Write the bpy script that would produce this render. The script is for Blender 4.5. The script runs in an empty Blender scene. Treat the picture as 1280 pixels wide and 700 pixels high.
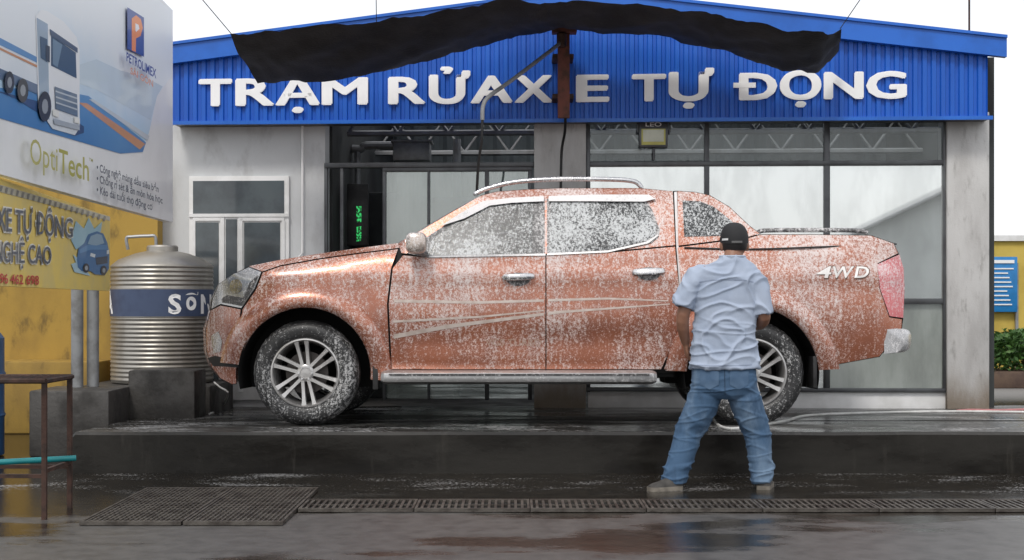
import bpy, bmesh, math, random
from mathutils import Vector, Matrix, noise, geometry
from mathutils.bvhtree import BVHTree
random.seed(7)
C=bpy.context.scene.collection
F=1777.8; H0=1.12; PY0=378.
R=math.radians
def P(px,py,D): return Vector(((px-640)/F*D, D, H0-(py-PY0)/F*D))
def plat(px,py): return P(px,py,.6152/((py-PY0)/F-.025))
def interp(pts,x):
    if x<=pts[0][0]: return pts[0][1]
    for (a,b),(c,d) in zip(pts,pts[1:]):
        if x<=c: return b+(d-b)*(x-a)/(c-a)
    return pts[-1][1]
# ---------------------------------------------------------------- objects
def thing(name,label,cat,loc=(0,0,0),group=None):
    o=bpy.data.objects.new(name,None); C.objects.link(o); o.location=loc; o.empty_display_size=.1
    return tag(o,label,cat,group)
def tag(o,label,cat,group=None):
    o['label']=label; o['category']=cat
    if group: o['group']=group
    return o
def obj(name,bm,mat,parent=None,xf=None,smooth=35,recalc=True):
    if xf is not None: bmesh.ops.transform(bm,matrix=xf,verts=bm.verts)
    if parent is not None:
        r=parent
        while r.parent: r=r.parent
        bmesh.ops.translate(bm,vec=-r.location,verts=bm.verts)
    if recalc: bmesh.ops.recalc_face_normals(bm,faces=bm.faces)
    me=bpy.data.meshes.new(name); bm.to_mesh(me); bm.free()
    me.materials.append(mat)
    if smooth:
        for p in me.polygons: p.use_smooth=True
        me.set_sharp_from_angle(angle=R(smooth))
    o=bpy.data.objects.new(name,me); C.objects.link(o)
    if parent is not None: o.parent=parent
    return o
def struct(o): o['kind']='structure'; return o
B=bmesh.new
def box(bm,x0,x1,y0,y1,z0,z1,bev=0):
    vs=[bm.verts.new((x,y,z)) for x in(x0,x1) for y in(y0,y1) for z in(z0,z1)]
    fs=[bm.faces.new([vs[i] for i in f]) for f in((0,1,3,2),(4,6,7,5),(0,4,5,1),(2,3,7,6),(0,2,6,4),(1,5,7,3))]
    if bev:
        es=set(e for f in fs for e in f.edges)
        bmesh.ops.bevel(bm,geom=list(es),offset=bev,segments=2,affect='EDGES',profile=.5)
    return bm
def loft(bm,rings,caps=True):
    vr=[[bm.verts.new(p) for p in r] for r in rings]; n=len(vr[0])
    for a,b in zip(vr,vr[1:]):
        for i in range(n): bm.faces.new((a[i],a[(i+1)%n],b[(i+1)%n],b[i]))
    if caps: bm.faces.new(vr[0][::-1]); bm.faces.new(vr[-1])
def tube(bm,pts,r,n=8,flat=1.0,up=None):
    pts=[Vector(p) for p in pts]; m=len(pts)
    rs=r if isinstance(r,(list,tuple)) else [r]*m
    rings=[]; u=None
    for i,p in enumerate(pts):
        d=(pts[min(i+1,m-1)]-pts[max(i-1,0)]).normalized()
        if u is None:
            a=Vector(up) if up else (Vector((0,0,1)) if abs(d.z)<.9 else Vector((1,0,0)))
            u=(a-d*a.dot(d)).normalized()
        else: u=(u-d*u.dot(d)).normalized()
        w=d.cross(u)
        rings.append([p+(u*math.cos(t)+w*math.sin(t)*flat)*rs[i] for t in [2*math.pi*k/n for k in range(n)]])
    loft(bm,rings)
def smoothpts(pts,k=6):
    pts=[Vector(p) for p in pts]; out=[]
    for i in range(len(pts)-1):
        p0=pts[max(i-1,0)];p1=pts[i];p2=pts[i+1];p3=pts[min(i+2,len(pts)-1)]
        for j in range(k):
            t=j/k
            out.append(.5*((2*p1)+(p2-p0)*t+(2*p0-5*p1+4*p2-p3)*t*t+(3*p1-p0-3*p2+p3)*t**3))
    out.append(pts[-1]); return out
def lathe(bm,prof,c,axis='Z',n=48,caps=True):
    rings=[]
    for r,h in prof:
        ring=[]
        for k in range(n):
            t=2*math.pi*k/n
            if axis=='Z': ring.append((c[0]+r*math.cos(t),c[1]+r*math.sin(t),c[2]+h))
            else: ring.append((c[0]+r*math.cos(t),c[1]+h,c[2]+r*math.sin(t)))
        rings.append(ring)
    loft(bm,rings,caps)
def sup(bm,c,a,b,cz,e=.7,n=20,m=12):
    def pw(x): return math.copysign(abs(x)**e,x)
    rings=[]
    for j in range(1,m):
        f=-math.pi/2+math.pi*j/m
        rings.append([(c[0]+a*pw(math.cos(f))*pw(math.cos(t)),c[1]+b*pw(math.cos(f))*pw(math.sin(t)),c[2]+cz*pw(math.sin(f))) for t in [2*math.pi*k/n for k in range(n)]])
    loft(bm,rings)
def inside(p,poly):
    x,y=p; r=False; n=len(poly)
    for i in range(n):
        x1,y1=poly[i]; x2,y2=poly[i-1]
        if (y1>y)!=(y2>y) and x<(x2-x1)*(y-y1)/(y2-y1)+x1: r=not r
    return r
def segd(p,poly):
    best=1e9; x,y=p; n=len(poly)
    for i in range(n):
        x1,y1=poly[i-1]; x2,y2=poly[i]; dx,dy=x2-x1,y2-y1; L=dx*dx+dy*dy
        t=0 if L==0 else max(0,min(1,((x-x1)*dx+(y-y1)*dy)/L))
        d=math.hypot(x-x1-t*dx,y-y1-t*dy)
        if d<best: best=d
    return best
def panel(bm,poly,fn,off=0,step=8,skirt=.02):
    pts=[]
    n=len(poly)
    for i in range(n):
        a=poly[i]; b=poly[(i+1)%n]; L=math.hypot(b[0]-a[0],b[1]-a[1]); k=max(1,int(L/step))
        for j in range(k): pts.append((a[0]+(b[0]-a[0])*j/k,a[1]+(b[1]-a[1])*j/k))
    nb=len(pts)
    xs=[p[0] for p in pts]; ys=[p[1] for p in pts]
    ip=[]
    y=min(ys)+step/2; row=0
    while y<max(ys):
        x=min(xs)+step/2+(row%2)*step/2
        while x<max(xs):
            if inside((x,y),poly) and segd((x,y),poly)>step*.45: ip.append((x,y))
            x+=step
        y+=step*.87; row+=1
    res=geometry.delaunay_2d_cdt([Vector(p) for p in pts+ip],[(i,(i+1)%nb) for i in range(nb)],[],1,1e-4)
    vs=[bm.verts.new(fn(v.x,v.y,off)) for v in res[0]]
    for f in res[2]: bm.faces.new([vs[i] for i in f])
    if skirt:
        a=[bm.verts.new(fn(p[0],p[1],off)) for p in pts]; b=[bm.verts.new(fn(p[0],p[1],off+skirt)) for p in pts]
        for i in range(nb): bm.faces.new((a[i],a[(i+1)%nb],b[(i+1)%nb],b[i]))
    return bm
def inset(poly,d):
    n=len(poly); A=sum(poly[i-1][0]*poly[i][1]-poly[i][0]*poly[i-1][1] for i in range(n)); sg=1 if A>0 else -1
    out=[]
    for i in range(n):
        p=Vector(poly[i]); a=(p-Vector(poly[i-1])).normalized(); b=(Vector(poly[(i+1)%n])-p).normalized()
        na=Vector((-a.y,a.x)); nb=Vector((-b.y,b.x)); m=(na+nb)
        if m.length<.3: out.append(tuple(p)); continue
        m/=max(.4,m.length_squared/2); out.append((p.x+m.x*d*sg,p.y+m.y*d*sg))
    return out
# text
def glyph(s,bold=0,ext=0,shear=0,res=3):
    cu=bpy.data.curves.new('t','FONT'); cu.body=s; cu.offset=bold; cu.extrude=ext; cu.shear=shear; cu.resolution_u=res
    o=bpy.data.objects.new('t',cu); C.objects.link(o)
    dg=bpy.context.evaluated_depsgraph_get(); me=bpy.data.meshes.new_from_object(o.evaluated_get(dg))
    v=[tuple(p.co) for p in me.vertices]; f=[tuple(p.vertices) for p in me.polygons]
    bpy.data.objects.remove(o); bpy.data.curves.remove(cu); bpy.data.meshes.remove(me)
    return v,f
_v,_f=glyph('H'); CAP=max(p[1] for p in _v)
def text(bm,s,quad,fn,off=0,bold=0,ext=0,shear=0):
    v,f=glyph(s,bold,ext,shear)
    if not v: return bm
    x0=min(p[0] for p in v); x1=max(p[0] for p in v)
    TL,TR,BR,BL=quad; vs=[]
    for x,y,z in v:
        u=(x-x0)/(x1-x0); w=y/CAP
        bx=BL[0]+(BR[0]-BL[0])*u; by=BL[1]+(BR[1]-BL[1])*u
        tx=TL[0]+(TR[0]-TL[0])*u; ty=TL[1]+(TR[1]-TL[1])*u
        vs.append(bm.verts.new(fn(bx+(tx-bx)*w,by+(ty-by)*w,off-z)))
    for q in f:
        try: bm.faces.new([vs[i] for i in q])
        except ValueError: pass
    return bm
# ---------------------------------------------------------------- materials
def nt(name):
    m=bpy.data.materials.new(name); m.use_nodes=True; t=m.node_tree; return m,t,t.nodes['Principled BSDF']
def rgba(c): return (c[0],c[1],c[2],1)
def N(t,typ,**kw):
    n=t.nodes.new(typ)
    for k,v in kw.items(): setattr(n,k,v)
    return n
def noi(t,vec,sc,det=5,rough=.55,stretch=None):
    if stretch:
        mp=N(t,'ShaderNodeMapping'); mp.inputs['Scale'].default_value=stretch; t.links.new(vec,mp.inputs['Vector']); vec=mp.outputs['Vector']
    n=N(t,'ShaderNodeTexNoise'); n.inputs['Scale'].default_value=sc; n.inputs['Detail'].default_value=det; n.inputs['Roughness'].default_value=rough
    t.links.new(vec,n.inputs['Vector']); return n.outputs['Fac']
def mth(t,op,a,b=None,c=None,clamp=False):
    n=N(t,'ShaderNodeMath',operation=op,use_clamp=clamp)
    for i,x in enumerate((a,b,c)):
        if x is None: continue
        if isinstance(x,(int,float)): n.inputs[i].default_value=x
        else: t.links.new(x,n.inputs[i])
    return n.outputs[0]
def rng(t,v,a,b,c=0,d=1):
    n=N(t,'ShaderNodeMapRange',interpolation_type='SMOOTHSTEP'); 
    for i,x in zip((1,2,3,4),(a,b,c,d)): n.inputs[i].default_value=x
    t.links.new(v,n.inputs[0]); return n.outputs[0]
def mixc(t,f,a,b):
    n=N(t,'ShaderNodeMix',data_type='RGBA')
    if isinstance(f,(int,float)): n.inputs[0].default_value=f
    else: t.links.new(f,n.inputs[0])
    for i,x in ((6,a),(7,b)):
        if isinstance(x,tuple): n.inputs[i].default_value=rgba(x)
        else: t.links.new(x,n.inputs[i])
    return n.outputs[2]
def coord(t,which='Object'): return N(t,'ShaderNodeTexCoord').outputs[which]
def bumpn(t,b,h,st,dist=.01):
    n=N(t,'ShaderNodeBump'); n.inputs['Strength'].default_value=st; n.inputs['Distance'].default_value=dist
    t.links.new(h,n.inputs['Height']); t.links.new(n.outputs[0],b.inputs['Normal'])
def M(name,c,r=.6,m=0,c2=None,sc=5,thr=(.4,.65),stretch=None,rr=None,bump=0,bsc=60,coat=0,c3=None,spec=None,stain=None):
    mt,t,b=nt(name); co=coord(t)
    b.inputs['Metallic'].default_value=m; b.inputs['Roughness'].default_value=r; b.inputs['Base Color'].default_value=rgba(c); b.inputs['Coat Weight'].default_value=coat
    if spec is not None: b.inputs['Specular IOR Level'].default_value=spec
    if c2 is None: c2=tuple(x*.8 for x in c)
    f=rng(t,noi(t,co,sc,8,.6,stretch),*thr); col=mixc(t,f,c,c2)
    if c3:
        f2=rng(t,noi(t,co,sc*3.3,6,.65,stretch),.52,.72); col=mixc(t,f2,col,c3)
    if stain:
        sx=N(t,'ShaderNodeSeparateXYZ'); t.links.new(co,sx.inputs[0]); h=mth(t,'ADD',sx.outputs[2],mth(t,'MULTIPLY',noi(t,co,5,6,.65,(1,1,.35)),.5))
        col=mixc(t,rng(t,h,stain[0],stain[1],.75,0),col,stain[2])
    t.links.new(col,b.inputs['Base Color'])
    if rr is not None: t.links.new(rng(t,f,0,1,r,rr),b.inputs['Roughness'])
    if bump: bumpn(t,b,noi(t,co,bsc,5),bump)
    return mt
def foam(name,c,r,m=0,dens=0.,c2=None,film=.05,coat=0,zb=(-.02,.05),foamc=(.82,.80,.80),fine=1,peak=.80,soft=.10):
    mt,t,b=nt(name); co=coord(t)
    lo=noi(t,co,2.2,3,.5,(1,1,.8)); dr=noi(t,co,9,4,.6,(5,5,.45)); md=noi(t,co,60*fine,5,.72,(1,1,.75)); hi=noi(t,co,140*fine,3,.65)
    s=mth(t,'ADD',mth(t,'MULTIPLY',lo,.52),mth(t,'MULTIPLY',dr,.30)); s=mth(t,'ADD',s,mth(t,'MULTIPLY',md,.80)); s=mth(t,'ADD',s,mth(t,'MULTIPLY',hi,.70))
    sx=N(t,'ShaderNodeSeparateXYZ'); t.links.new(co,sx.inputs[0])
    s=mth(t,'ADD',s,rng(t,sx.outputs[2],.35,1.15,*zb)); 
    f=rng(t,s,1.17-soft-dens,1.17+soft*1.5-dens); f2=mth(t,'MULTIPLY_ADD',f,peak-film,film)
    base=mixc(t,rng(t,noi(t,co,4,4),.35,.7),c,c2 or tuple(x*.8 for x in c))
    t.links.new(mixc(t,f2,base,foamc),b.inputs['Base Color'])
    t.links.new(rng(t,f,0,1,r,.5),b.inputs['Roughness'])
    t.links.new(mth(t,'MULTIPLY',mth(t,'SUBTRACT',1,f),m),b.inputs['Metallic'])
    b.inputs['Coat Weight'].default_value=coat; b.inputs['Coat Roughness'].default_value=.05
    bumpn(t,b,s,.22,.005)
    return mt
m_paint=foam('foamy_copper_paint',(.37,.085,.015),.24,.42,-.034,(.28,.06,.010),.08,.7,(-.025,.05),(.80,.77,.76),1,.76)
m_glassf=foam('foamy_tinted_glass',(.010,.012,.014),.06,0,-.028,None,.02,0,(0,.03),(.66,.68,.69),1.0,.82,.06)
m_visor=foam('foamy_window_visor',(.45,.45,.45),.4,0,.16)
m_tyre=foam('foamy_tyre_rubber',(.015,.015,.016),.45,0,-.135,None,.02,0,(.05,-.05),(.55,.55,.55),.8,.8,.06)
m_rim=foam('wheel_alloy',(.56,.55,.54),.28,.8,-.18,(.46,.45,.44),.02)
m_chrome=foam('foamy_chrome',(.66,.66,.67),.14,1,-.09,None,.02)
m_mir=foam('foamy_mirror_shell',(.55,.46,.40),.16,.7,-.06,(.48,.38,.32),.05,.5)
m_bump=foam('foamy_pale_bumper',(.50,.50,.51),.25,.5,-.04,(.40,.40,.41),.1)
m_lens=foam('headlight_lens',(.52,.53,.54),.05,.5,-.10,(.20,.21,.22),.05,.9)
m_tail=foam('foamy_tail_lens',(.58,.025,.04),.10,0,-.05,(.46,.018,.028),.14,.6,(-.02,.02))
m_blk=M('black_plastic',(.014,.014,.015),.5,c2=(.03,.03,.03),sc=9)
m_blkf=foam('foamy_black_trim',(.02,.02,.022),.4,0,-.08)
m_dark=M('underbody_and_seam_shade',(.008,.008,.008),.8)
m_step=foam('running_board_metal',(.46,.46,.46),.3,.8,-.09)
m_decal=M('silver_decal',(.62,.54,.49),.4,.2,c2=(.50,.41,.36),sc=14)
m_faint=M('faint_decal',(.46,.32,.26),.4,.2,c2=(.40,.27,.20),sc=30)
m_4wd=M('white_decal',(.84,.82,.80),.5)
m_4wdo=M('decal_outline',(.13,.06,.035),.5)
m_blue=M('blue_corrugated_steel',(.012,.115,.54),.42,0,(.010,.09,.45),1.5,stretch=(1,1,.4),spec=.4)
m_btrim=M('blue_flashing',(.014,.14,.60),.38,0,(.010,.11,.48),2)
m_white=M('white_letter_paint',(.90,.90,.90),.45,c2=(.88,.88,.88),sc=6)
m_wframe=M('white_upvc',(.80,.80,.80),.35,c2=(.68,.68,.67),sc=4)
m_plaster=M('grey_plaster',(.63,.645,.655),.85,0,(.55,.56,.57),1.3,(.38,.7),(1,1,.5),bump=.15,bsc=90,c3=(.50,.505,.51))
m_conc=M('weathered_concrete_column',(.56,.555,.545),.85,0,(.43,.42,.41),2.2,(.38,.66),(1.6,1.6,.5),bump=.25,bsc=70,c3=(.34,.33,.32),stain=(.35,.75,(.17,.115,.06)))
m_frame=M('grey_aluminium',(.10,.105,.11),.4,.5,(.07,.07,.075),5)
m_steel=M('galvanised_steel',(.32,.33,.34),.45,.4,(.22,.22,.22),6)
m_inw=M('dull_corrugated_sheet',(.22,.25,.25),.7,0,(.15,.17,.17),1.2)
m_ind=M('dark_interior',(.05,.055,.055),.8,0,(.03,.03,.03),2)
m_blkc=M('wet_dark_concrete_block',(.06,.056,.052),.5,0,(.028,.026,.024),3,rr=.8,bump=.4,bsc=30)
m_yel=M('yellow_painted_wall',(.41,.26,.05),.75,0,(.27,.17,.04),1.7,(.42,.7),(1,1,.5),bump=.15,bsc=50,c3=(.17,.11,.03))
m_tarp=M('black_shade_net',(.010,.010,.011),.75,0,(.026,.026,.028),3,bump=.6,bsc=45)
m_rust=M('rusty_red_steel',(.16,.05,.035),.7,0,(.07,.03,.02),9,bump=.3)
m_rust2=M('rusty_brown_steel',(.07,.035,.025),.7,.2,(.03,.018,.014),12,bump=.3)
m_hoseb=M('black_hose',(.012,.012,.012),.5)
m_tank=M('stainless_tank',(.40,.38,.345),.40,.75,(.25,.23,.20),2.5,(.4,.7),(1,1,.5),rr=.55)
m_tankb=M('blue_tank_band',(.055,.08,.15),.5,0,(.035,.05,.10),4)
m_teal=M('teal_plastic_pipe',(.01,.22,.24),.4)
m_grate=M('worn_iron_grating',(.12,.108,.095),.5,.5,(.055,.046,.04),9,bump=.3)
m_pit_shade=M('drain_shade',(.006,.006,.006),.9)
m_skin=M('skin',(.30,.15,.095),.5,0,(.25,.12,.075),9)
m_hair=M('black_hair',(.012,.010,.010),.55)
m_shirt=M('light_blue_cotton',(.38,.44,.55),.85,0,(.32,.38,.49),4,bump=.12,bsc=160)
m_jean=M('blue_denim',(.050,.105,.19),.85,0,(.135,.205,.30),3.5,(.42,.68),(1.3,1.3,.6),bump=.2,bsc=220,c3=(.035,.075,.14))
m_cap=M('black_cap',(.016,.016,.018),.8)
m_shoe=M('grey_canvas_shoe',(.075,.07,.065),.8,0,(.04,.037,.034),12)
m_sole=M('pale_shoe_sole',(.24,.215,.18),.7,0,(.13,.115,.095),10)
m_hosew=M('white_hose',(.72,.72,.70),.4,0,(.55,.55,.53),6)
m_hosep=M('pink_hose',(.45,.17,.17),.45)
m_leaf=M('hedge_leaf',(.035,.10,.016),.6,0,(.065,.15,.022),6)
m_stem=M('hedge_stem',(.07,.045,.03),.8)
m_plant=M('brown_planter',(.13,.085,.06),.8,0,(.08,.05,.04),4,bump=.3)
m_sblue=M('blue_board',(.02,.22,.55),.4)
m_pale=M('pale_lamp_glass',(.60,.62,.50),.3)
m_lampy=M('yellow_lamp_reflector',(.55,.52,.12),.4)
def glassm(name,tint,gl,rough,tr,diff):
    m=bpy.data.materials.new(name); m.use_nodes=True; t=m.node_tree; t.nodes.remove(t.nodes['Principled BSDF']); out=t.nodes['Material Output']
    g=N(t,'ShaderNodeBsdfGlossy'); g.inputs['Color'].default_value=(.9,.93,.93,1); g.inputs['Roughness'].default_value=rough
    tp=N(t,'ShaderNodeBsdfTransparent'); tp.inputs['Color'].default_value=rgba(tint)
    co=coord(t); d=N(t,'ShaderNodeBsdfDiffuse'); sm=rng(t,noi(t,co,1.8,7,.65,(1.6,1.6,.5)),.35,.7); t.links.new(mixc(t,sm,diff,tuple(x*.6 for x in diff)),d.inputs['Color'])
    a=N(t,'ShaderNodeMixShader'); a.inputs[0].default_value=tr; t.links.new(d.outputs[0],a.inputs[1]); t.links.new(tp.outputs[0],a.inputs[2])
    s=N(t,'ShaderNodeMixShader'); t.links.new(rng(t,sm,0,1,gl,gl*.85),s.inputs[0]); t.links.new(a.outputs[0],s.inputs[1]); t.links.new(g.outputs[0],s.inputs[2])
    t.links.new(s.outputs[0],out.inputs[0]); return m
m_pane=glassm('reflecting_glass',(.8,.85,.85),.70,.022,.40,(.74,.78,.77))
m_pane2=glassm('clear_dusty_glass',(.75,.82,.80),.22,.02,.75,(.4,.44,.43))
m_pane4=glassm('frosted_lower_glass',(.75,.82,.80),.25,.08,.25,(.46,.50,.46))
m_pane3=glassm('upper_clear_glass',(.85,.88,.88),.05,.02,.92,(.3,.3,.3))
m_dglass=M('door_glass',(.10,.12,.13),.08,0,(.06,.07,.08),2)
# ground and platform
def groundm():
    mt,t,b=nt('wet_tarmac'); co=coord(t); sx=N(t,'ShaderNodeSeparateXYZ'); t.links.new(co,sx.inputs[0])
    n1=noi(t,co,.9,8,.62,(.6,1.3,1)); n2=noi(t,co,9,6,.6); 
    wet=rng(t,mth(t,'ADD',n1,rng(t,sx.outputs[1],7.1,8.0,-.03,.2)),.47,.57)
    dry=mixc(t,rng(t,n2,.35,.7),(.085,.081,.077),(.050,.047,.044)); we=mixc(t,rng(t,n2,.35,.65),(.024,.020,.015),(.011,.009,.007))
    col=mixc(t,wet,dry,we)
    band=mth(t,'MULTIPLY',rng(t,sx.outputs[1],8.1,8.7),mth(t,'SUBTRACT',1,rng(t,sx.outputs[1],9.2,9.45)))
    lo=noi(t,co,1.5,4,.6,(1,2.2,1)); hi=noi(t,co,48,5,.75)
    fo=mth(t,'MULTIPLY',rng(t,mth(t,'ADD',mth(t,'MULTIPLY',lo,.7),mth(t,'MULTIPLY',hi,.9)),.88,.95),band)
    far=rng(t,sx.outputs[1],15,18); col=mixc(t,far,col,(.22,.21,.20))
    t.links.new(mixc(t,mth(t,'MULTIPLY',fo,.5),col,(.45,.45,.45)),b.inputs['Base Color'])
    t.links.new(mth(t,'MAXIMUM',mth(t,'MAXIMUM',rng(t,wet,0,1,.42,.13),mth(t,'MULTIPLY',far,.8)),mth(t,'MULTIPLY',fo,.7)),b.inputs['Roughness'])
    bumpn(t,b,mth(t,'ADD',mth(t,'MULTIPLY',noi(t,co,120,4),.4),n2),.17,.012)
    return mt
def platm():
    mt,t,b=nt('wet_platform_concrete'); co=coord(t)
    n1=noi(t,co,1.1,8,.62,(.5,1.6,1.5)); n2=noi(t,co,14,6,.6)
    col=mixc(t,rng(t,n1,.4,.62),(.027,.025,.022),(.010,.009,.008)); col=mixc(t,rng(t,noi(t,co,3,7,.65,(2.5,2.5,.35)),.55,.75),col,(.045,.041,.036))
    sx=N(t,'ShaderNodeSeparateXYZ'); t.links.new(N(t,'ShaderNodeNewGeometry').outputs['Normal'],sx.inputs[0])
    top=rng(t,sx.outputs[2],.7,.9)
    fo=mth(t,'MULTIPLY',rng(t,mth(t,'ADD',mth(t,'MULTIPLY',noi(t,co,1.9,4,.6,(1,2.2,1)),.7),mth(t,'MULTIPLY',noi(t,co,40,5,.75),.9)),.84,.92),top)
    t.links.new(mixc(t,mth(t,'MULTIPLY',fo,.55),col,(.5,.5,.5)),b.inputs['Base Color'])
    t.links.new(mth(t,'MAXIMUM',rng(t,n1,.4,.6,.42,.10),mth(t,'MULTIPLY',fo,.6)),b.inputs['Roughness'])
    t.links.new(rng(t,sx.outputs[2],.4,.9,.2,.5),b.inputs['Specular IOR Level'])
    bumpn(t,b,mth(t,'ADD',n1,mth(t,'MULTIPLY',n2,.5)),.25,.02)
    return mt
m_ground=groundm(); m_plat=platm()
# ---------------------------------------------------------------- setting
bm=B(); S=150
g=[bm.verts.new(p) for p in((-S,-40,0),(S,-40,0),(S,250,0),(-S,250,0))]; bm.faces.new(g)
struct(obj('ground',bm,m_ground,smooth=0))
def ps(D): return .272-.025*(D-9.31)
bm=B(); x0,x1=-2.88,7.5
prof=[(9.31,-.05),(9.31,ps(9.31)-.02),(9.33,ps(9.33)),(10.52,ps(10.52)),(10.53,ps(10.52)-.05),(10.62,ps(10.62)-.05),(10.63,ps(10.63)),(12.95,ps(12.95)),(12.95,-.05)]
xs=[x0+.0,x0+.02]+[x0+.02+(x1-x0-.02)*k/40 for k in range(1,41)]
rows=[]
for i,x in enumerate(xs):
    rows.append([bm.verts.new((x,y+ (noise.noise(Vector((x*3,y,z*9)))*.006 if z>.1 and y<9.4 else 0),z-(.02 if i==0 and z>.1 else 0)+noise.noise(Vector((x*2.2,y*2,3)))*.004*(z>.1))) for y,z in prof])
for a,b in zip(rows,rows[1:]):
    for j in range(len(prof)-1): bm.faces.new((a[j],a[j+1],b[j+1],b[j]))
bm.faces.new(rows[0])
o=obj('wash_platform',bm,m_plat,smooth=30); tag(o,'long low wet dark concrete wash platform under the copper pickup truck','platform')
# blocks
bm=B(); box(bm,-3.5,-2.92,10.3,10.9,0,.48,.015); tag(obj('concrete_block',bm,m_blkc),'dark concrete block at the left end of the wash platform','block',)
bm=B(); box(bm,-2.93,-2.42,10.85,11.25,ps(11)-.01,.60,.015); tag(obj('concrete_block',bm,m_blkc),'dark concrete block on the platform between the steel water tank and the truck bumper','block')
bm=B(); box(bm,-3.5,-2.44,11.5,12.45,0,.445,.015); tag(obj('tank_plinth',bm,m_blkc),'low dark concrete plinth carrying the steel water tank','plinth')
# yellow wall
w=thing('yellow_wall','yellow painted wall with stained lower ledge behind the water tank','wall',(-4.5,12.5,0))
bm=B(); box(bm,-6.5,-3.12,12.52,12.7,.0,2.4); obj('upper_wall',bm,m_yel,w,smooth=0)
bm=B(); box(bm,-6.5,-3.52,12.1,12.515,0,.62,.02); obj('ledge',bm,m_yel,w)
# shed across the yard, seen in the window reflections
sh_=thing('opposite_shed','pale gabled shed across the yard, seen only as a reflection in the right window panes','shed',(11.5,-17,0))
bm=B(); pf=[(6.8,0),(16.2,0),(16.2,3.0),(11.5,5.2),(6.8,3.0)]; loft(bm,[[(x,y,z) for x,z in pf] for y in(-14,-22)]); obj('wall',bm,M('pale_shed_wall',(.60,.62,.61),.8,c2=(.52,.54,.53),sc=1),sh_,None,0)
for s in(-1,1):
    bm=B(); loft(bm,[[(11.5,y,5.26),(11.5,y,5.34),(11.5+s*5.2,y,2.87),(11.5+s*5.2,y,2.79)] for y in(-13.6,-22.2)]); obj('roof',bm,m_steel,sh_,None,0)
# ---------------------------------------------------------------- building
YP=Vector((0,12.6,0)); YAW=Matrix.Translation(YP)@Matrix.Rotation(-.05,4,'Z')@Matrix.Translation(-YP)
def bl(px,py,dy=0):
    Db=12.6+dy; k=(px-640)/F; X=k*Db/(1+.05*k); D=Db-.05*X
    return X,H0-(py-PY0)/F*D
def BF(dy):
    def fn(px,py,off=0):
        X,z=bl(px,py,dy); return Vector((X,12.6+dy+off,z))
    return fn
def bb(bm,px0,px1,py0,py1,d0,d1,bev=0):
    X0,_=bl(px0,py1,d0); X1,_=bl(px1,py1,d0)
    _,zt=bl((px0+px1)/2,py0,d0); _,zbm=bl((px0+px1)/2,py1,d0)
    box(bm,X0,X1,12.6+d0,12.6+d1,zbm,zt,bev)
bd=thing('car_wash_building','long car wash hall with blue corrugated gable fascia and glazed bays','building',(0.6,12.6,.1))
bm=B(); bb(bm,180,406,140,540,0,.22); obj('wall',bm,m_plaster,bd,YAW,0)
for a,b in((668,733),(1185,1238)):
    bm=B(); bb(bm,a,b,140,530,-.06,.25,.008); obj('column',bm,m_conc,bd,YAW)
bm=B(); bb(bm,735,1184,488,530,0,.12,.005); obj('base_wall',bm,m_wframe,bd,YAW)
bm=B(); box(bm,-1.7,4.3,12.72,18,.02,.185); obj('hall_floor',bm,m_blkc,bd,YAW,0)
# fascia
xl,_=bl(216,100,-.25); xr,_=bl(1241,100,-.25); xr2=xr+.11; XA=.6; ZA=3.80; ZL=3.36; ZB=2.69
def topz(x): return ZL+(ZA-ZL)*(1-abs(x-XA)/((XA-xl) if x<XA else (xr2-XA)))
bm=B(); x=xl; prev=None; pitch=.078
while x<xr:
    for fx,o_ in((0,0),(.35,0),(.45,-.02),(.9,-.02)):
        xx=x+fx*pitch
        if xx>xr: break
        cur=(bm.verts.new((xx,12.35+o_,ZB)),bm.verts.new((xx,12.35+o_,topz(xx)-.02)))
        if prev: bm.faces.new((prev[0],cur[0],cur[1],prev[1]))
        prev=cur
    x+=pitch
obj('fascia',bm,m_blue,bd,YAW,20)
bm=B(); box(bm,xl,xr,12.36,12.60,ZB,ZB+.03); obj('soffit',bm,m_frame,bd,YAW,0)
bm=B(); box(bm,xl-.01,xr+.01,12.315,12.35,ZB-.012,ZB+.02); obj('fascia_trim',bm,m_btrim,bd,YAW,0)
for s in(0,1):
    bm=B()
    xe=xl-.02 if s==0 else xr2
    ze=topz(xe) if s else topz(xl)
    for (y0,y1,h0,h1) in((12.26,12.33,-.16,0),(12.24,12.40,.0,.025)):
        vs=[]
        for xx,zz in((xe,ze),(XA,ZA)):
            for yy in(y0,y1):
                for hh in(h0,h1): vs.append(bm.verts.new((xx,yy,zz+hh)))
        for f in((0,1,3,2),(4,6,7,5),(0,4,5,1),(2,3,7,6),(0,2,6,4),(1,5,7,3)): bm.faces.new([vs[i] for i in f])
    obj('rake_trim',bm,m_btrim,bd,YAW,0)
    for ya,yb in((12.40,13.7),(15.6,18)):  # unseen gap between the slabs, added to let daylight into the hall
        bm=B(); vs=[bm.verts.new(p) for p in((xe,ya,ze),(XA,ya,ZA),(XA,yb,ZA),(xe,yb,ze))]; bm.faces.new(vs); obj('roof',bm,m_btrim,bd,YAW,0)
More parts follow.
